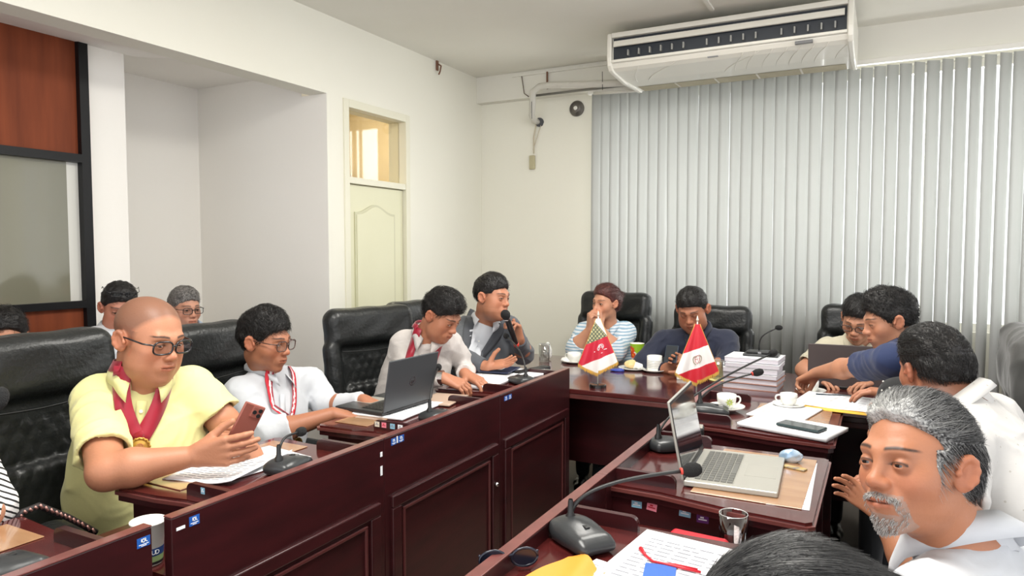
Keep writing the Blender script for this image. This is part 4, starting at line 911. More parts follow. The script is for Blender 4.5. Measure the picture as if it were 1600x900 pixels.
def head_prims(c, R, s, w=1.0, fat=0.0, mouth_open=0.0, eyes=1.0, jaw=1.0):
    T = lambda x, y, z: c + R @ (A3(x, y, z) * s)
    E = lambda x, y, z, a, b, d, op='u', k=.02, R2=None: ell(T(x, y, z), A3(a, b, d) * s, R if R2 is None else R @ R2, op, k * s)
    K = lambda p, q, a, b, op='u', k=.012: cone(T(*p), T(*q), a * s, b * s, op, k * s)
    pr = [E(0, -.014, .036, .0745 * w, .094, .079), E(0, .022, -.012, .063 * w, .070, .080, k=.03), E(0, .026, -.066, .050 * w * jaw, .052, .040, k=.03), E(0, .070, -.098, .019, .016, .015, k=.03),
          E(-.043 * w, .050, -.026, .022, .026, .024, k=.025), E(.043 * w, .050, -.026, .022, .026, .024, k=.025),
          K((-.034, .080, .021), (-.014, .086, .018), .0095, .010, k=.02), K((.034, .080, .021), (.014, .086, .018), .0095, .010, k=.02)]
    if fat: pr += [E(0, .03, -.088, .052 * w, .050, .032 + .012 * fat, k=.03), E(-.045 * w, .035, -.062, .024, .032, .028, k=.03), E(.045 * w, .035, -.062, .024, .032, .028, k=.03)]
    for q in (-1, 1):
        pr.append(E(q * .032, .101, .001, .020, .017, .0125, 's', .016))
        pr.append(E(q * .031, .0765, .0, .0150, .0150, .0142, k=.004))
        if eyes > 0: pr.append(E(q * .031, .0965, -.0015 + .001 * eyes, .0125, .012, .0050 * eyes, 's', .0012))
    pr += [K((0, .086, .010), (0, .103, -.026), .0068, .0095, k=.014), E(0, .1045, -.030, .0115, .0105, .0095, k=.010), E(-.0125, .096, -.033, .0082, .0105, .0078, k=.007), E(.0125, .096, -.033, .0082, .0105, .0078, k=.007),
           E(-.0065, .106, -.0415, .0035, .004, .004, 's', .002), E(.0065, .106, -.0415, .0035, .004, .004, 's', .002),
           E(0, .082, -.062, .030, .017, .022, k=.014)]
    mo = mouth_open
    for a, b in (((-.021, .0885, -.0600), (-.006, .0985, -.0565)), ((-.006, .0985, -.0565), (.006, .0985, -.0565)), ((.006, .0985, -.0565), (.021, .0885, -.0600))): pr.append(K(a, b, .0048, .0050, k=.004))
    for a, b in (((-.019, .0885, -.0655 - mo), (0, .0975, -.0675 - mo)), ((0, .0975, -.0675 - mo), (.019, .0885, -.0655 - mo))): pr.append(K(a, b, .0052, .0060, k=.004))
    if mo: pr.append(E(0, .097, -.0625 - mo * .5, .015, .012, .0035 + mo * .5, 's', .002))
    else:
        for a, b in (((-.023, .092, -.0625), (0, .1025, -.0622)), ((0, .1025, -.0622), (.023, .092, -.0625))): pr.append(K(a, b, .0011, .0013, 's', .002))
    for q in (-1, 1):
        Re = rotm(pi / 2, radians(0), 0); ca, sa = cos(.42 * q), sin(.42 * q); Rz = np.array([[ca, -sa, 0], [sa, ca, 0], [0, 0, 1.]]); Rx = np.array([[1, 0, 0], [0, cos(.2), -sin(.2)], [0, sin(.2), cos(.2)]])
        R2 = Rz @ Rx
        pr.append(E(q * .079 * w, -.006, -.004, .0075, .0185, .031, k=.006, R2=R2)); pr.append(E(q * .0880 * w, .001, .001, .0075, .0110, .0195, 's', .004, R2=R2)); pr.append(E(q * .082 * w, -.006, .002, .004, .004, .014, k=.005, R2=R2)); pr.append(E(q * .081 * w, .012, -.004, .005, .005, .006, k=.005, R2=R2))
        for k_ in range(6):
            a1, a2 = [radians(-60 + 38 * (k_ + v)) for v in (0, 1)]; cc = A3(q * .0835 * w, -.006, -.002); u1, u2 = [R2 @ A3(q * .002, -.0155 * cos(a) , .026 * sin(a)) for a in (a1, a2)]
            pr.append(K(tuple(cc + u1 * .92), tuple(cc + u2 * .92), .0034, .0034, k=.007))
    return pr
def paint_head(V_, c, R, s, skin, brow=C3(30, 24, 22), lip=None, beard=None, stubble=0.0, wrink=0.0, shave=None):
    q = (V_ - c) @ R / s; x, y, z = q.T; ax = np.abs(x); C = np.tile(skin, (len(q), 1)).astype(float)
    def mixc(m, col, f=1.0):
        m = np.clip(m * f, 0, 1)[:, None]; C[:] = C * (1 - m) + np.asarray(col) * m
    g = lambda d, r: np.exp(-np.clip(d / r, 0, 50) ** 2)
    red = skin * A3(1.06, .84, .80)
    near = (np.abs(q).max(1) < .16)
    mixc(near * g(np.sqrt((ax - .042) ** 2 + (z + .03) ** 2), .024) * (y > .02), red, .55); mixc(near * g(np.sqrt(x ** 2 + (z + .034) ** 2), .016) * (y > .08), red, .6); mixc(near * (ax > .072) * (y < .03) * (np.abs(z) < .04), red, .6)
    mixc(near * (y < .095) * (y > .06) * g(np.sqrt(((ax - .032) / 1.6) ** 2 + (z + .001) ** 2), .012), skin * A3(.62, .54, .5), .55)
    zb = .0240 + .0030 * np.sin(np.clip((ax - .012) / .042, 0, 1) * pi) ; mixc(near * (y > .05) * np.clip(1.4 - np.abs(z - zb) / (.0034 - .0016 * np.clip((ax - .03) / .025, 0, 1)), 0, 1) * np.clip((ax - .010) / .004, 0, 1) * np.clip((.054 - ax) / .006, 0, 1), brow, .92)
    d = np.sqrt(((ax - .031) / 2.6) ** 2 + ((z + .0005)) ** 2); mixc(near * (y > .082) * (z > -.001) * g(np.abs(d - .0052), .0014) * (ax < .047), A3(.01, .008, .007), .9)
    lipc = skin * A3(.80, .52, .50) if lip is None else lip
    mixc(near * (y > .083) * np.clip((.0235 - ax) / .003, 0, 1) * np.clip(1.6 - np.abs(z + .0625) / .0075, 0, 1), lipc, .75); mixc(near * (y > .08) * np.clip((.023 - ax) / .003, 0, 1) * np.clip(1.3 - np.abs(z + .0622) / .0016, 0, 1), lipc * .25, .8)
    if stubble: mixc(near * (y > -.01) * np.clip((-.036 - z) / .02, 0, 1) * np.clip((ax * 0 + y + .03) / .03, 0, 1) * (np.abs(z + .0625) > .010), skin * A3(.50, .48, .50), stubble)
    if beard is not None:
        rn = np.random.RandomState(5).rand(len(q)) * .5 + .75
        m = near * (y > .045) * (((z < -.080) & (ax < .030)) | ((ax > .026) & (ax < .036) & (z < -.055)) | ((z > -.0555) & (z < -.0455 - .10 * ax) & (ax < .034))); mm = np.clip(m * rn, 0, 1)
        mixc(mm, beard, .5)
    if shave is not None:
        lz, ly = shave; yl = np.interp(z, lz, ly) - .25 * np.clip(ax - .03, 0, 1) * (z > .03); earc = .024 - np.sqrt(((y + .004) * .9) ** 2 + (z + .002) ** 2)
        dd = np.maximum(y - yl, np.where(ax > .06, earc, -1)); mixc((np.abs(q).max(1) < .2) * np.clip(.5 - dd / .016, 0, 1), skin * A3(.30, .33, .38), .75)
    rn = np.random.RandomState(1).rand(len(q), 1); C *= (1 + (rn - .5) * .035); return np.clip(C, 0, 1)
def hand_prims(wr, d, n, side, curl, s=1.0, spread=.12, thumb=None, tcurl=.3, each=None):
    """wr wrist, d towards the fingers, n out of the palm, side +1 right hand, -1 left; curl: bend per joint (radians)"""
    d = nrm(d); n = nrm(n - d * (n @ d)); t = np.cross(d, n) * side; pr = []; wr = np.asarray(wr, float)
    K = []; offs = (.031, .0105, -.0105, -.030); reach = (.092, .095, .090, .082)
    for o, r_ in zip(offs, reach):
        k = wr + (d * r_ + t * o) * s; K.append(k); pr.append(cone(wr + (d * .012 + t * o * .45) * s, k, .0165 * s, .0115 * s, k=.012 * s))
    lens = (.068, .077, .071, .056)
    for i, (k, o) in enumerate(zip(K, offs)):
        c_ = curl if each is None else each[i]
        if not hasattr(c_, '__len__'): c_ = (c_, c_ * 1.1, c_ * .7)
        a = 0; p = k; dd = nrm(d + t * o * spread * 30); r0 = .0092 * s if i < 3 else .0082 * s
        for q, fr in enumerate((.46, .30, .24)):
            a += c_[q]; dr = dd * cos(a) + n * sin(a); e = p + dr * lens[i] * fr * s; r1 = r0 * (.93 if q < 2 else .86); pr.append(cone(p, e, r0, r1, k=.0025 * s)); p = e; r0 = r1
    th = nrm(thumb if thumb is not None else d * .55 + t * .8 + n * .35); b = wr + (d * .022 + t * .018 + n * .004) * s; m1 = b + th * .040 * s; m2 = m1 + nrm(th + d * tcurl + n * .15) * .034 * s; m3 = m2 + nrm(th + d * (tcurl + .5) - t * tcurl * .6) * .027 * s
    pr += [cone(b, m1, .0165 * s, .0125 * s, k=.012 * s), cone(m1, m2, .0118 * s, .0105 * s, k=.003 * s), cone(m2, m3, .0102 * s, .0088 * s, k=.003 * s)]
    return pr, K
HAIRLINE = ([-.12, -.085, -.062, -.045, -.022, -.018, .028, .050, .066, .10], [-.30, -.10, -.058, -.030, -.022, .030, .046, .072, .097, .14])
def make_hair(t, c, R, s, w, m, style, seed=1, step=.0035, name='hair', colf=None):
    """style: dict(top=height above skull, side=thickness, line=(zs, ys), strands=n, length, spiky, sweep)"""
    T = lambda x, y, z: c + R @ (A3(x, y, z) * s)
    top = style.get('top', .012); sd = style.get('side', .006); line = style.get('line', HAIRLINE)
    pr = [ell(T(0, -.015, .036), A3(.0745 * w + sd, .094 + sd, .079 + top * .8) * s, R), ell(T(0, .010 + style.get('fwd', 0), .070 + top * .25), A3(.060 * w + sd, .075, .045 + top) * s, R, k=.03)]
    if style.get('back'): pr.append(ell(T(0, -.05, -.01), A3(.062 * w + sd, .055 + sd, .07) * s, R, k=.03))
    pr += [cone(T(*a), T(*b), ra * s, rb * s, k=.02) for a, b, ra, rb in style.get('extra', ())]
    RT = R.T
    lz, ly = [np.array(q) for q in line]
    def cut(x, y, z):
        px, py, pz = x - c[0], y - c[1], z - c[2]
        X = (px * RT[0, 0] + py * RT[0, 1] + pz * RT[0, 2]) / s; Y = (px * RT[1, 0] + py * RT[1, 1] + pz * RT[1, 2]) / s; Z = (px * RT[2, 0] + py * RT[2, 1] + pz * RT[2, 2]) / s
        yl = np.interp(Z, lz, ly) - style.get('temple', .12) * np.clip(np.abs(X) - .03, 0, 1) * (Z > .03); earc = style.get('earr', .020) - np.sqrt((np.abs(Y + .004) * .9) ** 2 + (Z + style.get('earz', .002)) ** 2)
        d = np.maximum((Y - yl) * .8 * s, 0 * Y + np.where(np.abs(X) > .06, earc * s, -1)); 
        return d
    rr_ = np.random.RandomState(seed); fl = []
    for _ in range(6): k = rr_.randn(3) * A3(240, 60, 140) * (1.5 if style.get('fine') else 1); fl.append((R @ k / s * .5, rr_.uniform(0, 6.28)))
    amp = style.get('amp', .0022)
    lump = folds(seed + 3, style.get('lump', .006), 55)
    def disp(x, y, z):
        q = 0
        for k, p in fl: q = q + np.sin(x * k[0] + y * k[1] + z * k[2] + p)
        return q * amp * .35 + lump(x, y, z)
    big = 10
    prims = pr + [(cut, c - big, c + big, 'i', .004)]
    prims[-1] = (cut, c - .3, c + .3, 'i', .005)
    Vt, Fc = solid(prims, step, disp=disp)
    n = style.get('strands', 0)
    if n:
        # short tapering strands lying along the hair
        q = (Vt - c) @ R / s
        # normals from the blended shape
        e = .002; P0 = [p for p in pr]
        pick = rr_.choice(len(Vt), n); B = Vt[pick]
        g = np.stack([ev(P0, B + np.eye(3)[i] * e) - ev(P0, B - np.eye(3)[i] * e) for i in range(3)], 1); g /= np.linalg.norm(g, axis=1)[:, None] + 1e-9
        sw = style.get('sweep', (0, 1, -.2)); ql = (B - c) @ R / s
        dirs = np.tile(np.array(sw, float), (n, 1)); dirs[:, 0] += ql[:, 0] * style.get('fan', 8); low = ql[:, 2] < .045
        dirs[low] = np.array(style.get('low', (0, -.5, -1)), float); dirs += rr_.randn(n, 3) * style.get('mess', .25)
        Dw = dirs @ R.T; Dw -= g * (Dw * g).sum(1)[:, None] * .9; Dw /= np.linalg.norm(Dw, axis=1)[:, None] + 1e-9
        Ln = style.get('length', .03) * s * (0.5 + rr_.rand(n)); lift = style.get('lift', .12) * (0.3 + rr_.rand(n)); rad = style.get('rad', .0007)
        side = np.cross(Dw, g); side /= np.linalg.norm(side, axis=1)[:, None] + 1e-9; vs = []; NS = 5
        for k in range(NS + 1):
            u = k / NS; cpt = B + g * (.0008 + (lift * Ln * (1.6 * u - 1.5 * u * u))[:, None]) + Dw * (Ln * u)[:, None]
            r = rad * (1 - .85 * u)
            vs.append(np.stack([cpt + side * r, cpt - side * r, cpt + g * r * 1.2], 1))
        vs = np.stack(vs, 1).reshape(-1, 3); base = np.arange(n)[:, None] * (NS + 1) * 3; ff = []
        for k in range(NS):
            for a, b in ((0, 1), (1, 2), (2, 0)): ff.append(np.stack([base[:, 0] + k * 3 + a, base[:, 0] + k * 3 + b, base[:, 0] + (k + 1) * 3 + b, base[:, 0] + (k + 1) * 3 + a], 1))
        ff = np.concatenate(ff) + len(Vt); src = np.concatenate([np.arange(len(Vt)), np.repeat(pick, (NS + 1) * 3)]); Vt = np.concatenate([Vt, vs]); Fc = np.concatenate([Fc, ff])
    else: src = np.arange(len(Vt))
    me = mesh_from(name, Vt, Fc)
    if colf is not None: set_col(me, colf((Vt[src] - c) @ R / s, src))
    return obj(name, me, m, t, smooth=True)
def glasses(t, c, R, s, m, w=.026, h=.018, y=.106, z=-.002, thick=.0016, square=3.0, rimless=False, head_w=1.0):
    T = lambda x, yy, zz: tuple(c + R @ (A3(x, yy, zz) * s)); g = obj('eyeglasses', bmesh.new(), m, t)
    for q in (-1, 1):
        pts = []
        for k in range(33):
            a = 2 * pi * k / 32; ca, sa = cos(a), sin(a); e = 2 / square; pts.append(T(q * (.033 + 0) + w * abs(ca) ** e * (1 if ca > 0 else -1), y - abs(q * .033 + w * ca) * .12, z + h * abs(sa) ** e * (1 if sa > 0 else -1)))
        obj('rim', tube(pts, thick * s, 6, False), m, g, smooth=True)
        bm = bmesh.new(); bm.faces.new([bm.verts.new(p) for p in pts[:-1]]); obj('lens', bm, lens_m, g)
        obj('temple', tube([T(q * (.033 + w), y - .006, z + h * .5), T(q * .074 * head_w, y - .03, z + h * .5), T(q * .081 * head_w, .0, z + .012), T(q * .080 * head_w, -.02, z - .004)], thick * s, 6), m, g, smooth=True)
    obj('bridge', tube([T(-.008, y, z + .004), T(0, y + .002, z + .007), T(.008, y, z + .004)], thick * s, 6), m, g, smooth=True)
    return g
def eyeballs(t, c, R, s, gaze=(0, 1, 0), iris=C3(48, 28, 18)):
    for q in (-1, 1):
        p = c + R @ (A3(q * .031, .0765, 0) * s); gd = nrm(np.array(gaze) + A3(-q * .04, 0, 0)); r = .0134 * s
        bm = bmesh.new(); bmesh.ops.create_uvsphere(bm, u_segments=28, v_segments=20, radius=r); me = bpy.data.meshes.new('eye'); bm.to_mesh(me); bm.free()
        co = np.array([v.co for v in me.vertices]); loc = co @ R / r; a = np.arccos(np.clip(loc @ gd, -1, 1)); C = np.tile(C3(222, 214, 206), (len(co), 1)); C[a < radians(34)] = iris; C[a < radians(18)] = A3(.004, .004, .004)
        set_col(me, C); o = obj('eye', me, eye_m, t, smooth=True, loc=tuple(p))
def collar(t, nb, up, fw, rt, m, rn=.062, h=.034, drop=.034, gap=38, flare=.020, tips=.03, name='collar', back=.012):
    vs = []; n = 40; a0 = radians(gap / 2)
    for i in range(n + 1):
        a = a0 + (2 * pi - 2 * a0) * i / n; dr = rt * sin(a) + fw * cos(a); bk = (1 - cos(a)) / 2; tp = max(0, 1 - abs(min(a, 2 * pi - a) - a0) / .5)
        base = nb + fw * .012 * cos(a); inner = base + dr * rn + up * (h * .55 + back * bk - .018 * tp)
        top = base + dr * (rn + .004) + up * (h + back * bk - .012 * tp); out = base + dr * (rn + flare + .012 * tp) + up * (h - drop + back * bk - tips * tp * 1.0) + fw * (.012 * tp)
        vs += [base + dr * (rn - .001) - up * .01, inner, top, (top + out) / 2 + dr * .005, out]
    fs = []
    for i in range(n):
        for k in range(4): a = i * 5 + k; fs.append((a, a + 1, a + 6, a + 5))
    o = obj(name, mesh_from(name, vs, fs), m, t, smooth=True); s = o.modifiers.new('thick', 'SOLIDIFY'); s.thickness = .0025; return o
def march(prims, p, d, mx=.5):
    p = np.array(p, float); tt = 0
    for _ in range(60):
        v = ev(prims, p[None])[0]
        if v < .0008: break
        p = p + d * v * .8; tt += v * .8
        if tt > mx: break
    return p
def ribbon(t, prims, pts, width, m, fw, lift=.004, name='ribbon', wv=None):
    """band laid on the surface met by going from each point against fw; pts in the room"""
    P_ = []
    for p in pts: P_.append(march(prims, np.asarray(p) + fw * .30, -fw) + fw * lift)
    P_ = np.array(P_)
    for _ in range(2): P_[1:-1] = (P_[:-2] + P_[1:-1] * 2 + P_[2:]) / 4
    vs = []
    for i, p in enumerate(P_):
        d = nrm(P_[min(i + 1, len(P_) - 1)] - P_[max(i - 1, 0)]); sd = nrm(np.cross(d, fw))
        for u in (-.5, 0, .5):
            q = p + sd * width * u; q2 = march(prims, q + fw * .1, -fw, .2) + fw * lift; vs.append(q if np.linalg.norm(q2 - q) > .03 else q2)
    fs = [(i * 3 + k, i * 3 + k + 1, i * 3 + k + 4, i * 3 + k + 3) for i in range(len(P_) - 1) for k in range(2)]
    o = obj(name, mesh_from(name, vs, fs), m, t, smooth=True); s = o.modifiers.new('thick', 'SOLIDIFY'); s.thickness = .0022; return o, P_
def lerp(a, b, t): return np.asarray(a) * (1 - t) + np.asarray(b) * t
def person(label, head, az, pit=0, roll=0, hs=1.0, SR=None, SL=None, ER=None, EL=None, WR=None, WL=None, hR=None, hL=None, PV=None, skin=(196, 142, 112), w=1.0, fat=0.0, jaw=1.0, mouth=0.0, eyes=1.0, gaze=(0, 1, 0),
           step=.006, hstep=.003, hdstep=.0028, shirt=None, sleeve='long', cuffc=None, belly=1.0, chest=1.0, seed=1, hair=None, hair_m=None, brow=(30, 24, 22), beard=None, stubble=0.0, specs=None, trousers=(34, 36, 40), legs=True, collar_m=None, collar_kw=None, arm=1.0, fold=.006, neck_r=.056, haircol=None, knees=None, open_v=.0, hsize=1.0, shave=None):
    t = thing('person', label, 'person', (0, 0, 0)); skin = C3(*skin) * A3(.80, .755, .74)
    c = np.asarray(head, float); R = rotm(radians(az), radians(pit), radians(roll))
    SR, SL, ER, EL, WR, WL = [None if q is None else np.asarray(q, float) for q in (SR, SL, ER, EL, WR, WL)]
    mid_s = (SR + SL) / 2
    if PV is None: PV = A3(mid_s[0], mid_s[1], .52)
    PV = np.asarray(PV, float); rt = nrm(SR - SL); up = nrm(mid_s - PV); fw = nrm(np.cross(up, rt)); rt = np.cross(fw, up); RT = np.stack([rt, fw, up], 1)
    t.location = tuple(A3(PV[0], PV[1], 0)); off = A3(PV[0], PV[1], 0)
    hb = c + R @ (A3(0, -.022, -.055) * hs); nb = mid_s + up * .035; dh = hb - nb; dh = dh - up * (dh @ up); nb = nb + dh * min(.65, .07 / (np.linalg.norm(dh) + 1e-6)); na = nrm(nrm(hb - nb) + up * .6)
    # ---- torso
    def torso(e):
        L = np.linalg.norm(mid_s - PV)
        return [ell(PV + up * .02, A3(.175 * belly + e, .135 + e, .13), RT, k=.05), ell(lerp(PV, mid_s, .42) + fw * .025 * belly, A3(.158 * belly + e, .112 * belly + e, L * .42), RT, k=.07), ell(lerp(PV, mid_s, .74) + fw * .008, A3(.165 * chest + e, .108 * chest + e, L * .34), RT, k=.07),
                cone(SR - rt * .025 - up * .005, SL + rt * .025 - up * .005, .056 + e, .056 + e, k=.06), cone(nb + up * .015, lerp(SR, nb, .25) - up * 0, .044 + e, .048 + e, k=.05), cone(nb + up * .015, lerp(SL, nb, .25), .044 + e, .048 + e, k=.05)]
    neck = [cone(nb - up * .05, nb + up * .01, neck_r + .006, neck_r + .002, k=.03), cone(nb + up * .01, hb, neck_r + .002, neck_r * .97, k=.04)]
    body = torso(-.022) + neck; fine = []
    for S, E, W_, hd, side in ((SR, ER, WR, hR, 1), (SL, EL, WL, hL, -1)):
        if E is None: continue
        body += [cone(S, E, .050 * arm, .041 * arm, k=.03)]
        if W_ is not None:
            body += [cone(E, lerp(E, W_, .3), .040 * arm, .043 * arm, k=.02), cone(lerp(E, W_, .3), W_, .043 * arm, .0265 * hsize, k=.02)]
            if hd:
                hp, K_ = hand_prims(W_ + nrm(W_ - E) * .004, np.asarray(hd['d'], float), np.asarray(hd['n'], float), side, hd.get('curl', .3), hd.get('s', 1.0) * hsize, hd.get('spread', .1), hd.get('thumb'), hd.get('tcurl', .3), hd.get('each'))
                body += hp; lo = np.min([p[1] for p in hp], 0); hi = np.max([p[2] for p in hp], 0); fine.append((lo, hi, hdstep))
    hp = head_prims(c, R, hs, w, fat, mouth, eyes, jaw); body_h = body + hp[:1]
    body_all = body + hp
    hl = np.min([p[1] for p in hp if p[3] == 'u'], 0); hh = np.max([p[2] for p in hp if p[3] == 'u'], 0); fine.append((hl, hh, hstep))
    Vt, Fc = solid(body_all, step * 1.5, fine)
    me = mesh_from('body', Vt - off, Fc); set_col(me, paint_head(Vt, c, R, hs, skin, C3(*brow), None, None if beard is None else C3(*beard), stubble, 0, shave)); obj('body', me, skin_m, t, smooth=True)
    tc = t; 
    def sub(o): 
        return o
    made0 = set(bpy.data.objects)
    if eyes > 0: eyeballs(t, c, R, hs, gaze)
    if hair: make_hair(t, c, R, hs, w, hair_m or hair_blk, hair, seed, step=hair.get('step', .004), colf=haircol)
    if specs: glasses(t, c, R, hs, **specs)
    # ---- shirt
    if shirt is not None:
        sh = torso(.0)
        for S, E, W_, sleeve_ in ((SR, ER, WR, sleeve if isinstance(sleeve, str) else sleeve[0]), (SL, EL, WL, sleeve if isinstance(sleeve, str) else sleeve[1])):
            if E is None: continue
            if sleeve_ == 'short':
                e2 = lerp(S, E, .78); sh += [cone(S, e2, .060 * arm, .063 * arm, k=.03, flat=True), cone(lerp(S, E, .72), lerp(S, E, .95), .051 * arm, .052 * arm, 's', .002)]
            elif sleeve_ == 'three':
                e2 = lerp(E, W_, .35); sh += [cone(S, E, .063 * arm, .056 * arm, k=.03), cone(E, e2, .056 * arm, .060 * arm, k=.03, flat=True), cone(lerp(E, W_, .25), lerp(E, W_, .6), (.046 * arm), .046 * arm, 's', .002)]
            else:
                e2 = lerp(E, W_, .93); sh += [cone(S, E, .061 * arm, .053 * arm, k=.03), cone(E, e2, .053 * arm, .037, k=.03, flat=True), cone(lerp(E, W_, .80), lerp(E, W_, .96), .039, .0385, k=.002, flat=True, flat0=True)]
        bodyshirt = list(sh)
        nk = [cone(nb - up * .06, nb + na * .004, neck_r + .016, neck_r + .009, k=.03)]
        if open_v: nk.append(cone(nb + up * .05 + fw * .06, nb - up * open_v + fw * .115, .05, .012, 's', .01))
        bodyshirt = list(sh) + nk[:1]
        Vs, Fs = solid(sh + nk, step, disp=folds(seed * 7 + 1, min(fold * 2.1, .0135), 52))
        obj('shirt', mesh_from('shirt', Vs - off, Fs), shirt, t, smooth=True)
        if collar_m is not False: collar(t, nb + na * .012, na, nrm(fw - na * (fw @ na)), rt, collar_m or shirt, rn=neck_r + .006, **(collar_kw or {}))
    else: bodyshirt = torso(0)
    if legs:
        tm = cloth('trouser_cloth_%d_%d_%d' % tuple(trousers), trousers); kn = knees or [PV + (A3(fw[0], fw[1], 0)) * .40 + rt * .11 * q for q in (1, -1)]
        pr = [ell(PV, (.18 * belly, .15, .12), RT, k=.05)]; sh = []
        for k_ in kn:
            k_ = np.asarray(k_, float); k_ = A3(k_[0], k_[1], .50); sgn = 1 if (k_ - PV) @ rt > 0 else -1; an = A3(k_[0], k_[1], .09) + fw * .02; pr += [cone(PV + rt * .085 * sgn, k_, .082, .062, k=.04), cone(k_, an, .060, .042, k=.03)]; sh.append((an, sgn))
        Vp, Fp = solid(pr, .014); obj('trousers', mesh_from('trousers', Vp - off, Fp), tm, t, smooth=True)
        f2 = nrm(A3(fw[0], fw[1], 0))
        for an, sgn in sh:
            b = A3(an[0], an[1], 0); Vq, Fq = solid([ell(b + f2 * .09 + A3(0, 0, .035), (.045, .045, .035)), cone(b + A3(0, 0, .04), b + f2 * .16 + A3(0, 0, .03), .038, .03), rbox(b + A3(0, 0, -.1), (.4, .4, .1), op='s', k=.002, rad=.001)], .008); obj('shoe', mesh_from('shoe', Vq - off, Fq), mat('shoe_leather', srgb(28, 24, 22), .3, coat=.3), t, smooth=True)
    # children were built in room coordinates; shift those that were not
    for o in list(t.children):
        if o.name.split('.')[0] in ('body', 'shirt', 'trousers', 'shoe'): continue
        shift(o, off)
    t['_'] = 0; del t['_']
    return dict(t=t, sh=bodyshirt, nb=nb, up=up, fw=fw, rt=rt, PV=PV, c=c, R=R, s=hs, off=off, neck=neck)
def shift(o, off):
    if o.location.length > 1e-9: o.location = Vector(o.location) - Vector(tuple(off))
    else:
        o.data.transform(Matrix.Translation(-Vector(tuple(off))))
        for g in o.children: g.data.transform(Matrix.Translation(-Vector(tuple(off))))
def add(p, fn):
    """run fn, then move what it made under the person into the person's own frame"""
    before = set(p['t'].children); r = fn()
    for o in p['t'].children:
        if o not in before: shift(o, p['off'])
    return r
def sash(p, w, m, medal_at=-.27, medal=True, medal_r=.030, side=.058, name='ribbon', lower=None, gapx=.0):
    nb, up, fw, rt = p['nb'], p['up'], p['fw'], p['rt']; pr = p['sh'] + p['neck']; tip = nb + up * medal_at
    def go():
        last = None
        for q in (1, -1):
            pts = []
            for k in range(12):
                u = k / 11; pts.append(lerp(nb + rt * q * side * (1 - .0) + up * .058, tip + rt * q * (.004 + gapx), u ** 1.05) + rt * q * .018 * sin(pi * u))
            o, PP = ribbon(p['t'], pr, pts, w, m, fw, lift=.0115, name=name); last = PP[-1]
            # the part that goes over the shoulder and behind the neck
            bp = []; st = PP[0]
            for k in range(7):
                a = radians(62 + 118 * k / 6); bp.append(nb + (rt * q * sin(a) + fw * cos(a)) * (.080) + up * (.050 + .012 * k / 6) )
            vs = []
            ctr = nb
            bp[0] = lerp(bp[0], st, .9)
            for b in bp:
                dr = nrm(b - nb - up * ((b - nb) @ up)); vs += [b + up * w * .32 + dr * .0, b - up * w * .36 + dr * w * .25]
            fs = [(i * 2, i * 2 + 1, i * 2 + 3, i * 2 + 2) for i in range(len(bp) - 1)]
            o = obj(name, mesh_from(name, vs, fs), m, p['t'], smooth=True); s_ = o.modifiers.new('thick', 'SOLIDIFY'); s_.thickness = .002
        if medal:
            ctr = last - up * medal_r * .7 + fw * .008; zz = Vector(tuple(fw)).to_track_quat('Z', 'Y').to_matrix().to_4x4(); M = Matrix.Translation(tuple(ctr)) @ zz
            o = obj('medal', lathe([(0, .004), (medal_r * .6, .005), (medal_r * .68, .003), (medal_r * .8, .004), (medal_r, .006), (medal_r, 0), (0, 0)], 36), gold, p['t'], smooth=True); o.data.transform(M)
            bm = bmesh.new()
            for k in range(16):
                a = 2 * pi * k / 16; bmesh.ops.create_uvsphere(bm, u_segments=8, v_segments=6, radius=medal_r * .13, matrix=Matrix.Translation((medal_r * .95 * cos(a), medal_r * .95 * sin(a), .003)))
            o2 = obj('medal_beads', bm, gold, o); o2.data.transform(M)
            o3 = obj('medal_centre', lathe([(0, .0065), (medal_r * .42, .0065), (medal_r * .42, .004), (0, .004)], 24), mat('medal_red', srgb(170, 60, 40), .4, noise=(200, .8, srgb(220, 190, 120))), o); o3.data.transform(M)
    add(p, go)
def buttons(p, n=4, z0=-.08, dz=.07, m=None):
    def go():
        for k in range(n):
            q = march(p['sh'], p['nb'] + p['up'] * (z0 - dz * k) + p['fw'] * .4, -p['fw']) + p['fw'] * .007; bm = lathe([(0, .003), (.005, .003), (.0055, 0), (0, 0)], 12); bmesh.ops.transform(bm, matrix=Matrix.Translation(tuple(q)) @ Vector(tuple(p['fw'])).to_track_quat('Z', 'Y').to_matrix().to_4x4(), verts=bm.verts); obj('button', bm, m or white_pl, p['t'])
    add(p, go)
def strip(p, x, z0, z1, w, m, name='placket', lift=.006):
    add(p, lambda: ribbon(p['t'], p['sh'], [p['nb'] + p['rt'] * x + p['up'] * lerp(z0, z1, k / 9) for k in range(10)], w, m, p['fw'], lift=lift, name=name))
yel = cloth('yellow_pique', (226, 222, 158), .85, (216, 210, 142)); wht = cloth('white_cotton', (200, 203, 208), .85, (188, 192, 198)); lin = cloth('white_linen', (206, 200, 196), .9, (192, 187, 182), bump=(40, .3))
gsuit = cloth('grey_suit_wool', (84, 88, 94), .9, (70, 74, 80)); navy = cloth('navy_shirt', (30, 36, 58), .8, (22, 28, 46)); beige = cloth('beige_shirt', (198, 192, 170), .85, (184, 176, 156)); polo = cloth('dark_blue_polo', (28, 44, 84), .85, (22, 34, 68)); blackc = cloth('black_shirt', (24, 25, 28), .85, (16, 17, 20))
speck = mat('white_speckled_cotton', srgb(212, 210, 207), .85, bump=(14, .35)); 
nt = speck.node_tree; vo = nt.nodes.new('ShaderNodeTexVoronoi'); vo.inputs['Scale'].default_value = 45; lt = nt.nodes.new('ShaderNodeMath'); lt.operation = 'LESS_THAN'; lt.inputs[1].default_value = .11; mxx = nt.nodes.new('ShaderNodeMix'); mxx.data_type = 'RGBA'; tcc = nt.nodes.new('ShaderNodeTexCoord')
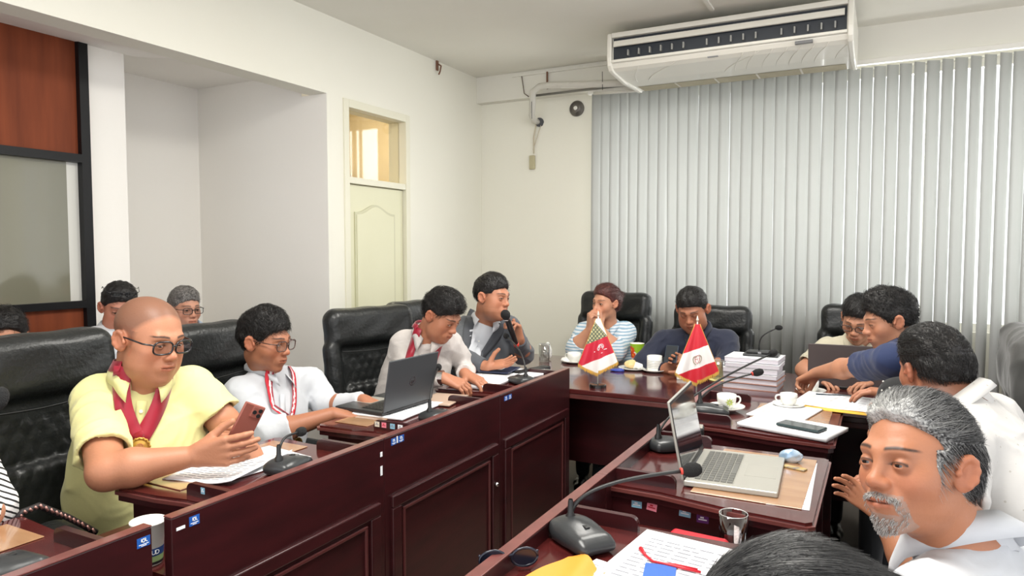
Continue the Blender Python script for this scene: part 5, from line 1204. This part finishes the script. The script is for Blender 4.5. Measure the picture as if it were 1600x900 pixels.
nt.links.new(tcc.outputs['Object'], vo.inputs['Vector']); nt.links.new(vo.outputs['Distance'], lt.inputs[0]); nt.links.new(lt.outputs[0], mxx.inputs[0]); mxx.inputs[6].default_value = srgb(212, 210, 207); mxx.inputs[7].default_value = srgb(190, 186, 178); nt.links.new(mxx.outputs[2], nt.nodes['Principled BSDF'].inputs['Base Color'])
def striped(name, c1, c2, scale, w=.5, rot=(0, 0, 0)):
    m = mat(name, srgb(*c1), .85, bump=(14, .3)); nt = m.node_tree; wv = nt.nodes.new('ShaderNodeTexWave'); wv.bands_direction = 'Z'; wv.inputs['Scale'].default_value = scale; wv.inputs['Distortion'].default_value = 1.2; wv.inputs['Detail'].default_value = 1
    tc = nt.nodes.new('ShaderNodeTexCoord'); mp = nt.nodes.new('ShaderNodeMapping'); mp.inputs['Rotation'].default_value = rot; cr = nt.nodes.new('ShaderNodeValToRGB'); cr.color_ramp.interpolation = 'CONSTANT'; cr.color_ramp.elements[0].color = srgb(*c1); cr.color_ramp.elements[1].position = w; cr.color_ramp.elements[1].color = srgb(*c2)
    nt.links.new(tc.outputs['Object'], mp.inputs[0]); nt.links.new(mp.outputs[0], wv.inputs['Vector']); nt.links.new(wv.outputs['Fac'], cr.inputs[0]); nt.links.new(cr.outputs[0], nt.nodes['Principled BSDF'].inputs['Base Color']); return m
stripe = striped('blue_white_stripes', (214, 220, 226), (140, 172, 194), 17, .62); stripe_bw = striped('black_white_stripes', (236, 236, 236), (28, 28, 30), 26, .72, (.6, 0, 0))
crimson = mat('crimson_satin', srgb(158, 14, 44), .42, sheen=.3, bump=(8, .2)); redwhite = mat('red_white_band', srgb(200, 30, 50), .5)
blkf = mat('spectacle_black', srgb(20, 20, 24), .25, coat=.5); brwf = mat('spectacle_brown', srgb(70, 44, 36), .3, coat=.5)
short = dict(top=.010, side=.003, strands=900, length=.016, lift=.12, mess=.35)
# 1 -- yellow polo, shaved head
shv = dict(top=.0035, side=.0022, strands=0, amp=.0006, lump=.0008, step=.0035, line=([-.12, -.085, -.062, -.045, -.022, -.018, .028, .050, .070, .092, .13], [-.30, -.10, -.058, -.030, -.022, .020, .034, .05, .062, .072, .10]))
p = person('person in pale yellow polo shirt with crimson ribbon, looking at a phone', P(233, 528, X=-1.93), 2, -11, 3, 1.05, SR=P(150, 624, X=-2.08), SL=P(303, 606, X=-1.94), ER=P(166, 738, X=-1.80), EL=P(352, 662, X=-1.84), WR=P(300, 713, X=-1.655), WL=P(398, 716, X=-1.68),
    PV=(-2.02, 1.32, .50), skin=(200, 142, 110), w=1.06, fat=1.2, jaw=1.12, eyes=.6, gaze=(.15, .85, -.45), step=.005, hstep=.0024, hdstep=.0022, shirt=yel, sleeve='short', belly=1.24, chest=1.12, arm=1.14, shave=shv['line'], neck_r=.066, fold=.007, stubble=.10,
    specs=dict(m=blkf, w=.028, h=.018, thick=.0026, head_w=1.06), seed=3, hsize=1.05, collar_kw=dict(h=.034, gap=52, drop=.04),
    hR=dict(d=A3(.885, .40, .16), n=A3(-.55, .75, .05), each=[(.10, .2, .15), (.15, .25, .2), (.2, .3, .2), (.25, .35, .3)], thumb=A3(.5, .5, .7), tcurl=.1, spread=.03),
    hL=dict(d=A3(.05, -.45, .65), n=A3(-.75, -.5, .1), each=[(.5, .6, .4), (.55, .7, .4), (.6, .7, .4), (.65, .7, .4)], tcurl=.2))
sash(p, .044, crimson, -.150, medal_r=.028); buttons(p, 2, -.07, .05); strip(p, .0, -.04, -.20, .026, yel)
add(p, lambda: obj('ribbon_bow', mesh_from('ribbon_bow', *solid([ell(p['nb'] + p['up'] * .075 - p['fw'] * .075 - p['rt'] * .0, (.03, .012, .018), p['R']), cone(p['nb'] + p['up'] * .07 - p['fw'] * .07, p['nb'] + p['up'] * .10 - p['fw'] * .085 + p['rt'] * .05, .008, .014), cone(p['nb'] + p['up'] * .07 - p['fw'] * .07, p['nb'] + p['up'] * .10 - p['fw'] * .085 - p['rt'] * .05, .008, .014)], .004)), crimson, p['t'], smooth=True))
ph = thing('mobile_phone', 'copper coloured phone held up in both hands by person in yellow shirt', 'phone'); _z = -Vector((.9, -.30, -.15)).normalized(); _y = Vector((.12, .42, .9)); _y = (_y - _z * _y.dot(_z)).normalized(); _x = _y.cross(_z); ph.matrix_world = Matrix.Translation(tuple(P(383, 665, X=-1.585))) @ Matrix((_x, _y, _z)).transposed().to_4x4(); ph.scale = (.92, .88, .92)
cop = mat('copper_phone', srgb(160, 96, 84), .3, metal=.3)
obj('case', box((-.036, -.074, -.0045), (.036, .074, .0045), .004), cop, ph); obj('screen', box((-.033, -.071, .0045), (.033, .071, .005)), scr_off, ph); cb = obj('camera_bump', box((-.031, .032, -.0075), (.006, .069, -.0045), .003), cop, ph)
for q in ((-.021, .059), (-.021, .042), (-.004, .050)): obj('camera_lens', lathe([(0, -.0092), (.0065, -.0092), (.0068, -.0072), (0, -.0072)], 16, (q[0], q[1], 0)), blk, cb)
# 2 -- white jacket typing
dense = dict(top=.018, side=.007, strands=2600, length=.026, lift=.10, mess=.22, sweep=(.5, .9, -.1), rad=.0008, step=.004)
p = person('person in white jacket and glasses typing on the dark laptop', P(413, 532, X=-2.08), 12, -8, 0, .98, SR=P(374, 617, X=-2.12), SL=P(487, 597, X=-2.14), ER=P(416, 680, X=-2.0), EL=P(512, 636, X=-2.03), WR=P(520, 647, X=-1.835), WL=P(568, 626, X=-1.84),
    PV=(-2.16, 1.92, .48), skin=(186, 128, 98), eyes=.55, gaze=(.1, .8, -.5), step=.0055, hstep=.003, shirt=wht, sleeve=('three', 'long'), belly=1.02, hair=dense, seed=5, neck_r=.053, fold=.0045, brow=(28, 22, 20),
    specs=dict(m=brwf, w=.027, h=.019, thick=.0021), collar_kw=dict(gap=60, h=.03),
    hR=dict(d=A3(.55, .42, -.12), n=A3(-.1, -.05, -1), curl=(.35, .5, .4)), hL=dict(d=A3(.75, -.05, -.15), n=A3(-.1, 0, -1), curl=(.35, .5, .4)))
sash(p, .012, redwhite, -.20, medal_r=.026, side=.075, name='red_ribbon'); sash(p, .011, mat('white_ribbon', srgb(238, 232, 232), .5), -.19, medal=False, side=.064, name='white_ribbon'); sash(p, .007, crimson, -.18, medal=False, side=.055, name='red_ribbon'); strip(p, 0, -.05, -.34, .022, wht)
# 3 -- white linen shirt, reading
spiky = dict(top=.022, side=.005, strands=2600, length=.024, lift=.40, mess=.3, sweep=(0, .9, .25), rad=.0008, step=.004, fwd=.008)
p = person('person in white linen shirt with plain red ribbon, head bent over papers', P(689, 492, X=-1.80), -4, -30, 0, .96, SR=P(630, 538, X=-2.03), SL=P(702, 536, X=-1.84), ER=P(640, 598, X=-1.88), EL=P(730, 578, X=-1.86), WR=P(690, 590, X=-1.72), WL=P(726, 584, X=-1.70),
    PV=(-2.12, 2.75, .50), skin=(192, 134, 104), w=1.0, eyes=.25, gaze=(0, .7, -.7), hstep=.003, shirt=lin, sleeve='long', hair=spiky, seed=8, neck_r=.055, fold=.008, fat=.5,
    hR=dict(d=A3(.8, .3, -.3), n=A3(-.3, .2, -.9), curl=(.4, .6, .4)), hL=dict(d=A3(.85, -.1, -.25), n=A3(-.2, 0, -1), curl=(.3, .5, .4)))
sash(p, .034, crimson, -.30, medal=False, side=.058); strip(p, 0, -.05, -.30, .024, lin)
add(p, lambda: obj('wristwatch', tube([tuple(p['off'] * 0 + P(686, 590, X=-1.73) + A3(-.005, 0, 0)), tuple(P(690, 590, X=-1.72) + A3(.008, .002, 0))], .034, 18), chrome, p['t']))
# 4 -- grey suit with handheld microphone
p = person('person in open grey suit speaking into a handheld microphone', P(768, 464, X=-1.86), -6, -4, 3, 1.0, SR=P(724, 514, X=-2.08), SL=P(795, 512, X=-1.86), ER=P(715, 558, X=-1.90), EL=P(817, 552, X=-1.80), WR=P(757, 572, X=-1.74), WL=P(812, 531, X=-1.74),
    PV=(-2.14, 3.32, .50), skin=(196, 138, 108), w=1.03, fat=.35, mouth=.006, eyes=.7, gaze=(.2, .9, -.1), hstep=.003, shirt=gsuit, sleeve='long', chest=1.08, belly=1.08, arm=1.12, hair=dict(top=.012, side=.003, strands=1600, length=.018, lift=.12, mess=.3, sweep=(0, .8, .1), step=.004), seed=11, neck_r=.060, stubble=.25,
    collar_m=False, open_v=.03, hR=dict(d=A3(.8, .2, .15), n=A3(.1, -.3, .9), curl=(.12, .2, .15), thumb=A3(.3, .2, .9), spread=.25), hL=dict(d=A3(-.1, -.25, .75), n=A3(-.3, -.8, -.2), curl=(.9, 1.0, .7), thumb=A3(.1, -.3, .7)))
collar_kw = dict(gap=60)
add(p, lambda: collar(p['t'], p['nb'], p['up'], p['fw'], p['rt'], wht, rn=.066, h=.034, gap=60))
def shirtfront(p, m, w=.10, L=-.30):
    def go():
        vs = []; n = 16
        for i in range(n + 1):
            u = i / n; half = w * .5 * (1 - u) ** .8 + .012; b = p['nb'] + p['up'] * (-.005 + L * u)
            for k in range(7): vs.append(march(p['sh'], b + p['rt'] * half * (k - 3) / 3 + p['fw'] * .35, -p['fw']) + p['fw'] * .009)
        obj('white_shirt', mesh_from('white_shirt', vs, [(i * 7 + k, i * 7 + k + 1, i * 7 + k + 8, i * 7 + k + 7) for i in range(n) for k in range(6)]), m, p['t'], smooth=True)
    add(p, go)
def lapels(p, m, L=-.24, name='lapel'):
    for q in (1, -1):
        def go():
            vs = []; n = 12
            for i in range(n + 1):
                u = i / n; a = lerp(p['rt'] * q * .068 + p['up'] * .03, p['rt'] * q * .016 + p['up'] * L, u); wd = .012 + .042 * min(1, (1 - u) * 1.6) * (1 if u > .2 else .55 + u * 2.2)
                for k in range(4): vs.append(march(p['sh'], p['nb'] + a + p['rt'] * q * wd * k / 3 + p['fw'] * .35, -p['fw']) + p['fw'] * (.0155 - .0015 * k))
            fs = [(i * 4 + k, i * 4 + k + 1, i * 4 + k + 5, i * 4 + k + 4) for i in range(n) for k in range(3)]
            o = obj(name, mesh_from(name, vs, fs), m, p['t'], smooth=True); s = o.modifiers.new('thick', 'SOLIDIFY'); s.thickness = .003
        add(p, go)
shirtfront(p, wht, .13, -.34); lapels(p, mat('lapel_wool', srgb(70, 73, 79), .9)); buttons(p, 3, -.10, .07)
a_, b_ = P(788, 487, X=-1.62), P(808, 541, X=-1.67); d_ = b_ - a_
mc = thing('handheld_microphone', 'black handheld microphone raised to the mouth of person in grey suit', 'microphone', tuple(a_)); zq = Vector(tuple(d_)).to_track_quat('Z', 'Y').to_matrix().to_4x4(); Lm = np.linalg.norm(d_)
for nm, pr_, m_ in (('grille_head', [(0, -.002), (.014, .002), (.022, .014), (.024, .026), (.020, .045), (.016, .048)], blk_foam), ('silver_band', [(.017, .046), (.019, .049), (.019, .056), (.017, .058)], chrome), ('handle', [(.016, .057), (.0155, .07), (.0125, Lm - .03), (0, Lm - .03)], blk), ('red_cap', [(0, Lm - .031), (.0135, Lm - .031), (.0145, Lm - .01), (.010, Lm), (0, Lm)], mat('red_ring', srgb(196, 60, 46), .4))):
    o = obj(nm, lathe(pr_, 20), m_, mc, smooth=True); o.data.transform(zq)
# 5 -- woman
p = person('woman in blue striped blouse with auburn hair tied back, chin on her hands', P(947, 473, Y=4.22), -112, -2, 2, .93, SR=P(914, 519, Y=4.30), SL=P(978, 519, Y=4.36), ER=P(900, 545, Y=4.12), EL=P(962, 549, Y=4.14), WR=P(921, 516, Y=4.08), WL=P(938, 514, Y=4.10),
    PV=(-1.60, 4.42, .50), skin=(212, 158, 128), w=.97, eyes=.8, gaze=(.1, 1, -.05), hstep=.0035, hdstep=.0035, shirt=stripe, sleeve='three', belly=1.15, chest=1.05, arm=1.12, hair=dict(top=.014, side=.010, strands=1400, length=.04, lift=.05, mess=.12, sweep=(0, -1, .1), low=(0, -1, .1), step=.004, back=1, line=([-.12, -.085, -.05, -.03, .028, .050, .072, .10], [-.30, -.08, -.03, .0, .035, .062, .088, .15]), extra=[((.0, -.10, .045), (0, -.13, .04), .036, .034)]), hair_m=hair_brn, seed=13, neck_r=.052, brow=(70, 44, 36), fold=.007,
    hR=dict(d=A3(.05, -.10, 1), n=A3(.7, .5, 0), curl=(.9, 1.1, .8)), hL=dict(d=A3(-.25, -.05, 1), n=A3(-.7, .4, 0), curl=(.9, 1.1, .8)))
# 6 -- navy shirt
p = person('person in dark navy shirt looking down at a phone between the flags', P(1082, 483, Y=4.04), -90, -24, -4, 1.02, SR=P(1036, 533, Y=4.12), SL=P(1136, 533, Y=4.14), ER=P(1006, 566, Y=4.02), EL=P(1140, 572, Y=4.0), WR=P(1038, 577, Y=3.93), WL=P(1080, 572, Y=3.90),
    PV=(-.86, 4.32, .50), skin=(178, 122, 94), w=1.06, fat=.6, jaw=1.08, eyes=.3, gaze=(0, .7, -.7), hstep=.0035, hdstep=.0033, shirt=navy, sleeve='long', chest=1.15, belly=1.15, arm=1.12, hair=dict(top=.012, side=.004, strands=1600, length=.018, lift=.15, mess=.3, sweep=(0, .8, .2), step=.004), seed=17, neck_r=.060,
    hR=dict(d=A3(.45, -.1, .3), n=A3(.1, -.9, .3), curl=(.7, .8, .6)), hL=dict(d=A3(-.6, -.1, .25), n=A3(-.1, -.9, .3), curl=(.8, .9, .6)))
ph = thing('mobile_phone', 'dark blue phone held up by person in navy shirt', 'phone'); ph.matrix_world = Matrix.Translation(tuple(P(1049, 553, Y=3.86))) @ Matrix.Rotation(radians(60), 4, 'X'); ph.scale = (.95, .72, .95)
obj('case', box((-.037, -.072, -.004), (.037, .072, .004), .003), mat('navy_phone', srgb(44, 62, 82), .3), ph); obj('screen', box((-.034, -.068, .004), (.034, .068, .0045)), scr_off, ph); obj('camera_bar', box((-.03, .048, -.006), (.03, .064, -.004), .001), blk, ph)
# 7 -- beige shirt
p = person('person in beige shirt and glasses behind the laptop at far right of head table', P(1343, 499, Y=4.02), -104, -24, 6, 1.0, SR=P(1289, 546, Y=4.12), SL=P(1388, 546, Y=4.14), ER=P(1256, 578, Y=4.02), EL=P(1400, 600, Y=4.0), WR=P(1275, 590, Y=3.93), WL=P(1370, 595, Y=3.92),
    PV=(-.12, 4.30, .50), skin=(204, 150, 120), eyes=.35, gaze=(0, .7, -.7), hstep=.0035, hdstep=.004, shirt=beige, sleeve='short', belly=1.05, chest=1.08, hair=dict(dense, strands=1500, top=.016), seed=19, neck_r=.055, specs=dict(m=blkf, w=.025, h=.016, thick=.0018), collar_kw=dict(gap=60),
    hR=dict(d=A3(.5, -.4, -.1), n=A3(0, 0, -1), curl=(.4, .5, .4)), hL=dict(d=A3(-.5, -.4, -.1), n=A3(0, 0, -1), curl=(.4, .5, .4)))
# 8 -- dark blue polo reaching over the cup
p = person('person in dark blue polo shirt with curly hair, bare arm reaching for a cup', P(1391, 500, Y=3.16), 198, -14, 0, .96, SL=P(1392, 566, Y=3.02), SR=P(1432, 546, Y=3.36), EL=P(1336, 573, Y=3.24), ER=P(1450, 590, Y=3.55), WL=P(1276, 583, Y=3.48), WR=P(1450, 600, Y=3.66),
    PV=(.36, 3.22, .52), skin=(198, 144, 114), eyes=.6, gaze=(0, .9, -.3), hstep=.0032, hdstep=.003, shirt=polo, sleeve='short', hair=dict(top=.022, side=.005, strands=3000, length=.016, lift=.45, mess=.8, sweep=(0, .5, .3), rad=.0009, step=.004, lump=.012, fwd=.01), seed=23, neck_r=.055,
    hL=dict(d=A3(-.35, .22, -.28), n=A3(-.2, -.1, -.9), curl=(.9, .9, .6), thumb=A3(-.3, .3, -.8)), hR=dict(d=A3(-.8, .1, -.2), n=A3(0, 0, -1), curl=.4))
# 9 -- person in black dotted shirt, mostly hidden
p = person('person in black shirt with white dots, mostly hidden behind the speckled white shirt', P(1456, 562, Y=2.62), 150, -16, 0, .92, SL=P(1470, 620, Y=2.40), SR=P(1490, 590, Y=2.80), EL=P(1412, 655, Y=2.38), ER=P(1400, 616, Y=2.86), WL=P(1425, 655, Y=2.62), WR=P(1402, 618, Y=2.92),
    PV=(.46, 2.62, .52), skin=(190, 134, 106), eyes=.5, gaze=(0, 1, -.3), hstep=.004, hdstep=.0035, shirt=blackc, sleeve='long', hair=dict(short), seed=29, neck_r=.055,
    hR=dict(d=A3(-.8, -.1, .1), n=A3(0, 0, -1), curl=.4), hL=dict(d=A3(-.8, .1, -.2), n=A3(0, 0, -1), curl=.5))
def dots():
    bm = bmesh.new()
    for x, y in ((1380, 596), (1390, 606), (1401, 618), (1385, 620), (1396, 588), (1378, 610)):
        q = march(p['sh'], _C * 1.0 + (P(x, y, Y=2.6) - _C) * .6, nrm(P(x, y, Y=2.6) - _C), 2.5); bmesh.ops.create_icosphere(bm, subdivisions=2, radius=.0035, matrix=Matrix.Translation(tuple(q)))
    obj('white_dots', bm, white_pl, p['t'])
add(p, dots)
# 10 -- speckled white shirt, seen from behind
p = person('person with short black hair seen from behind in speckled white shirt', P(1459, 576, Y=2.06), 126, -8, 4, .86, SL=P(1492, 706, Y=1.76), SR=P(1550, 655, Y=2.12), EL=P(1480, 800, Y=1.62), ER=P(1490, 720, Y=2.30), WL=P(1430, 760, Y=1.80), WR=P(1440, 700, Y=2.22),
    PV=(.56, 1.86, .52), skin=(178, 120, 92), w=1.05, eyes=.8, hstep=.003, hdstep=.0035, shirt=speck, sleeve='short', chest=1.1, belly=1.1, arm=1.1, hair=dict(top=.012, side=.004, strands=4200, length=.018, lift=.13, mess=.3, sweep=(.2, .7, .1), low=(0, -.3, -1), rad=.0007, step=.0032, back=1, line=([-.12, -.040, -.020, -.005, .010, .028, .050, .066, .10], [-.30, -.12, -.06, -.01, .030, .046, .072, .097, .14])), shave=HAIRLINE, seed=31, neck_r=.062, fold=.010, collar_kw=dict(h=.036, gap=40, back=.014),
    hL=dict(d=A3(-.8, .1, .0), n=A3(0, 0, -1), curl=.5), hR=dict(d=A3(-.8, .1, -.1), n=A3(0, 0, -1), curl=.4), trousers=(24, 24, 28))
# 11 -- grey-haired man, near
def greycol(q, src):
    x, y, z = q.T; rn = np.random.RandomState(2).rand(src.max() + 1)[src]; ax = np.abs(x)
    f = np.clip(.02 + .62 * np.clip((y - .0) / .08, 0, 1) + .75 * np.clip((.015 - z) / .05, 0, 1) * (y > -.03) + .5 * np.clip((y - .055) / .03, 0, 1), 0, 1); f = np.clip(f + (rn - .5) * 1.1, 0, 1)[:, None]
    return C3(26, 26, 28) * (1 - f) + C3(186, 186, 184) * f
gx = dict(top=.009, side=.003, strands=11000, length=.026, lift=.07, mess=.16, sweep=(.35, -1, .15), low=(0, -.75, -.7), rad=.00045, step=.0022, back=1, fan=4, lump=.007, line=([-.12, -.088, -.065, -.048, -.042, -.030, .0, .020, .036, .050, .072, .095, .14], [-.30, -.085, -.050, -.028, .030, .040, .046, .044, .044, .052, .072, .090, .12]), temple=.35, earr=.032, earz=.010, extra=[((q * .0585, .030, .024), (q * .0575, .034, -.018), .0135, .0095) for q in (-1, 1)])
p = person('grey-haired person with grey goatee in white polo turning towards the camera', P(1435, 727, Z=1.10), -130, 9, -9, .92, SL=P(1455, 960, Z=1.0), SR=P(1610, 880, Z=1.30), EL=P(1380, 1150, Z=1.0), ER=P(1450, 900, Z=1.50), WL=P(1300, 1120, Z=1.15), WR=P(1372, 802, Z=1.60), hsize=.68,
    PV=(.36, 1.12, .50), skin=(190, 132, 100), w=.97, fat=.0, jaw=1.0, eyes=.62, gaze=(.0, 1, .02), step=.0055, hstep=.0017, hdstep=.003, shirt=wht, sleeve='short', belly=1.1, chest=1.08, arm=1.1, hair=gx, hair_m=hair_gry, haircol=greycol, seed=37, neck_r=.057, beard=(150, 144, 138), brow=(40, 32, 30), stubble=.08, collar_kw=dict(h=.042, gap=60, drop=.048, flare=.03),
    hR=dict(d=A3(-.75, .15, .55), n=A3(-.2, -.8, -.1), curl=(.3, .4, .3), spread=.15), hL=dict(d=A3(-.8, .1, 0), n=A3(0, 0, -1), curl=.4), trousers=(24, 24, 28))
def goatee():
    rs = np.random.RandomState(4); c, R, s = p['c'], p['R'], p['s']; pr = [q_ for q_ in head_prims(c, R, s, 0.97, .0, 0, 0, 1.0)]; bm = bmesh.new()
    for k in range(620):
        if k < 230: x = rs.uniform(-.032, .032); z = -.0485 + rs.uniform(-.004, .003) - abs(x) * .22; dr = A3(np.sign(x) * .5, .1, -1)
        elif k < 290: q = rs.choice((-1, 1)); x = q * rs.uniform(.027, .036); z = rs.uniform(-.082, -.055); dr = A3(q * .1, .1, -1)
        else: z = rs.uniform(-.113, -.084); x = rs.uniform(-.032, .032) * (1 - max(0, -.092 - z) * 28); dr = A3(x * 2, .35, -1)
        a = march(pr, c + R @ (A3(x, .16, z) * s), R @ A3(0, -1, 0), .14); dr = R @ nrm(dr + rs.randn(3) * .25); L_ = rs.uniform(.004, .009) * s
        bm_tube(bm, [tuple(a), tuple(a + dr * L_ * .6 + R @ A3(0, .002, 0)), tuple(a + dr * L_)], [.0005, .00045, .0001], 3, False)
    obj('goatee', bm, mat('grey_whiskers', srgb(190, 186, 182), .5, noise=(700, .8, srgb(84, 76, 70))), p['t'], smooth=True)
add(p, goatee)
# 12 -- black hair at the bottom edge
p = person('person at frame bottom, only the combed shiny black hair showing', P(1272, 1118, Z=.60), 176, -12, 0, 1.0, SL=P(1300, 1500, Z=.62) - A3(0, .04, 0), SR=P(1380, 1400, Z=.85), EL=P(1100, 1750, Z=.65), ER=P(1150, 1500, Z=1.0), WL=P(900, 1700, Z=.75), WR=P(1000, 1500, Z=1.05),
    PV=(.26, .56, .50), skin=(198, 144, 114), eyes=.8, hstep=.004, hdstep=.005, shirt=cloth('pale_blue_shirt', (170, 186, 206)), sleeve='long', hair=dict(top=.022, side=.012, strands=22000, length=.03, lift=.02, mess=.07, sweep=(.3, -1, -.05), low=(0, -.9, -.5), rad=.0004, step=.0028, back=1, fan=2, lump=.006, amp=.0012), seed=41, neck_r=.056,
    hair_m=mat('black_hair_painted_sheen', srgb(22, 22, 24), .30, spec=.6, noise=(90, .85, srgb(84, 84, 84)), stretch=(.25, 1, 1)),  # lighter grey streaks put the sheen of the strands into the colour
    hR=dict(d=A3(-.8, .1, 0), n=A3(0, 0, -1), curl=.4), hL=dict(d=A3(-.8, .1, 0), n=A3(0, 0, -1), curl=.4))
# 13 -- striped sleeve at the left edge
p = person('person at left frame edge, only a black and white striped sleeve showing', P(-140, 520, X=-1.92), 5, -10, 0, 1.0, SR=P(-230, 640, X=-2.0), SL=P(-85, 640, X=-2.02), ER=P(-180, 790, X=-1.80), EL=P(-16, 792, X=-1.86), WR=P(-160, 800, X=-1.62), WL=P(-75, 830, X=-1.66),
    PV=(-2.04, .62, .50), skin=(210, 156, 126), eyes=.8, hstep=.005, hdstep=.005, step=.008, shirt=stripe_bw, sleeve='long', hair=dict(short), seed=43, hR=dict(d=A3(.8, .1, 0), n=A3(0, 0, -1), curl=.4), hL=dict(d=A3(.8, -.2, 0), n=A3(0, 0, -1), curl=.4))
# rear row
p = person('person at left frame edge in rear row, dark wavy hair above a chair back', P(8, 528, X=-3.1), -30, -6, 0, .86, SR=P(-50, 600, X=-3.12), SL=P(60, 600, X=-3.12), ER=P(-60, 660, X=-3.0), EL=P(70, 655, X=-3.0), WR=P(-20, 680, X=-2.8), WL=P(40, 675, X=-2.8),
    PV=(-3.14, 1.38, .50), skin=(198, 142, 112), hstep=.004, hdstep=.005, step=.009, shirt=blackc, hair=dict(top=.03, side=.014, strands=1200, length=.03, lift=.4, mess=.7), seed=47, hR=dict(d=A3(1, 0, 0), n=A3(0, 0, -1), curl=.4), hL=dict(d=A3(1, 0, 0), n=A3(0, 0, -1), curl=.4))
p = person('person in rear row with spectacles pushed up on black hair, white shirt', P(186, 480, X=-3.1), -24, -16, 3, .90, SR=P(140, 535, X=-3.12), SL=P(232, 530, X=-3.12), ER=P(130, 600, X=-3.0), EL=P(240, 590, X=-3.0), WR=P(160, 620, X=-2.8), WL=P(220, 610, X=-2.8),
    PV=(-3.14, 2.02, .50), skin=(190, 130, 106), hstep=.0035, hdstep=.005, step=.008, eyes=.5, shirt=wht, hair=dict(short, top=.014, side=.006), seed=53, fat=.5, specs=dict(m=blkf, w=.024, h=.012, y=.088, z=.098, thick=.0018), hR=dict(d=A3(1, 0, 0), n=A3(0, 0, -1), curl=.4), hL=dict(d=A3(1, 0, 0), n=A3(0, 0, -1), curl=.4))
def greycol2(q, src): rn = np.random.RandomState(2).rand(src.max() + 1)[src][:, None] * .8; return C3(50, 46, 44) * (1 - rn) + C3(150, 146, 142) * rn
p = person('person in rear row with greying hair and square black glasses', P(288, 482, X=-3.1), -10, -4, 0, .88, SR=P(250, 540, X=-3.12), SL=P(330, 532, X=-3.12), ER=P(245, 600, X=-3.0), EL=P(340, 590, X=-3.0), WR=P(270, 620, X=-2.8), WL=P(320, 610, X=-2.8),
    PV=(-3.14, 2.60, .50), skin=(206, 154, 128), hstep=.0035, hdstep=.005, step=.008, eyes=.8, shirt=cloth('pale_blue_shirt', (196, 208, 222)), hair=dict(short, strands=1200), hair_m=hair_gry, haircol=greycol2, seed=59, specs=dict(m=blkf, w=.025, h=.017, thick=.0019, square=4), hR=dict(d=A3(1, 0, 0), n=A3(0, 0, -1), curl=.4), hL=dict(d=A3(1, 0, 0), n=A3(0, 0, -1), curl=.4))
# jacket draped over the chair back at the right edge
cx_, cy_, cz_ = .70, 2.90, 1.10
jm = mat('dark_jacket_cloth', srgb(62, 62, 60), .6, sheen=.3, noise=(5, .6, srgb(38, 38, 38)), bump=(9, .5))
q = P(1592, 560, Y=2.86)
tag(obj('jacket', mesh_from('jacket', *solid([rbox((q[0] + .03, 2.86, q[2] - .02), (.065, .27, .12), rad=.06), cone((q[0] + .0, 2.64, q[2] + .02), (q[0] + .02, 2.60, q[2] - .30), .055, .06, k=.05), rbox((q[0] + .05, 2.86, q[2] - .25), (.06, .26, .25), rad=.05, k=.05)], .009, disp=folds(77, .022, 26))), jm, smooth=True), 'dark grey jacket draped over the chair at right frame edge', 'jacket')
# handbag with woven chain strap beside the striped sleeve
q = P(75, 835, X=-1.78); hb = thing('handbag', 'black handbag with woven chain strap beside the striped sleeve', 'bag', (q[0] - .10, q[1] - .02, .50))
obj('bag_body', mesh_from('bag_body', *solid([rbox((0, 0, .12), (.07, .15, .12), rad=.04)], .008, disp=folds(31, .01, 40))), leather, hb, smooth=True)
pts = [Vector(tuple(P(x, y, X=-1.80))) - Vector(hb.location) for x, y in ((18, 820), (35, 800), (60, 790), (85, 800), (105, 808), (125, 818), (150, 832))]
cm = mat('rose_chain', srgb(176, 132, 124), .3, metal=.7)
obj('strap', tube(pts, .008, 8), mat('strap_black', srgb(30, 24, 26), .6), hb, smooth=True)
bm = bmesh.new()
for i in range(len(pts) - 1):
    for k in range(3):
        a = pts[i].lerp(pts[i + 1], k / 3); b = pts[i].lerp(pts[i + 1], (k + .5) / 3); bm_tube(bm, [a + Vector((.006, 0, .004)), b + Vector((.006, 0, -.004))], .0035, 6)
obj('chain', bm, cm, hb, smooth=True)
# ------------------------------------------------------------------ groups of like things
GR = {'office_chair': 'black leather executive chairs around the desks', 'gooseneck_microphone': 'gooseneck microphones on the desks', 'tea_cup': 'white tea cups on the desks', 'saucer': 'white saucers on the desks',
      'drinking_glass': 'drinking glasses on the desks', 'table_flag': 'small flags on the head table', 'laptop': 'open laptops on the desks', 'waiting_chair': 'plain chairs in the rear row', 'person': 'people seated around the desks', 'paper_stack': 'white paper stacks on the desks'}
for o in COL.objects:
    if o.parent is None and o.get('category'):
        k = o.name.split('.')[0]
        if k in GR: o['group'] = GR[k]
        elif k == 'conference_desk': o['group'] = 'mahogany desk units of the left wing' if 'left' in o['label'] or 'yellow' in o['label'] or 'dark laptop' in o['label'] else 'mahogany desk units of the right wing'
        if k == 'person' and 'rear row' in o['label']: o['group'] = 'people seated in the rear row'
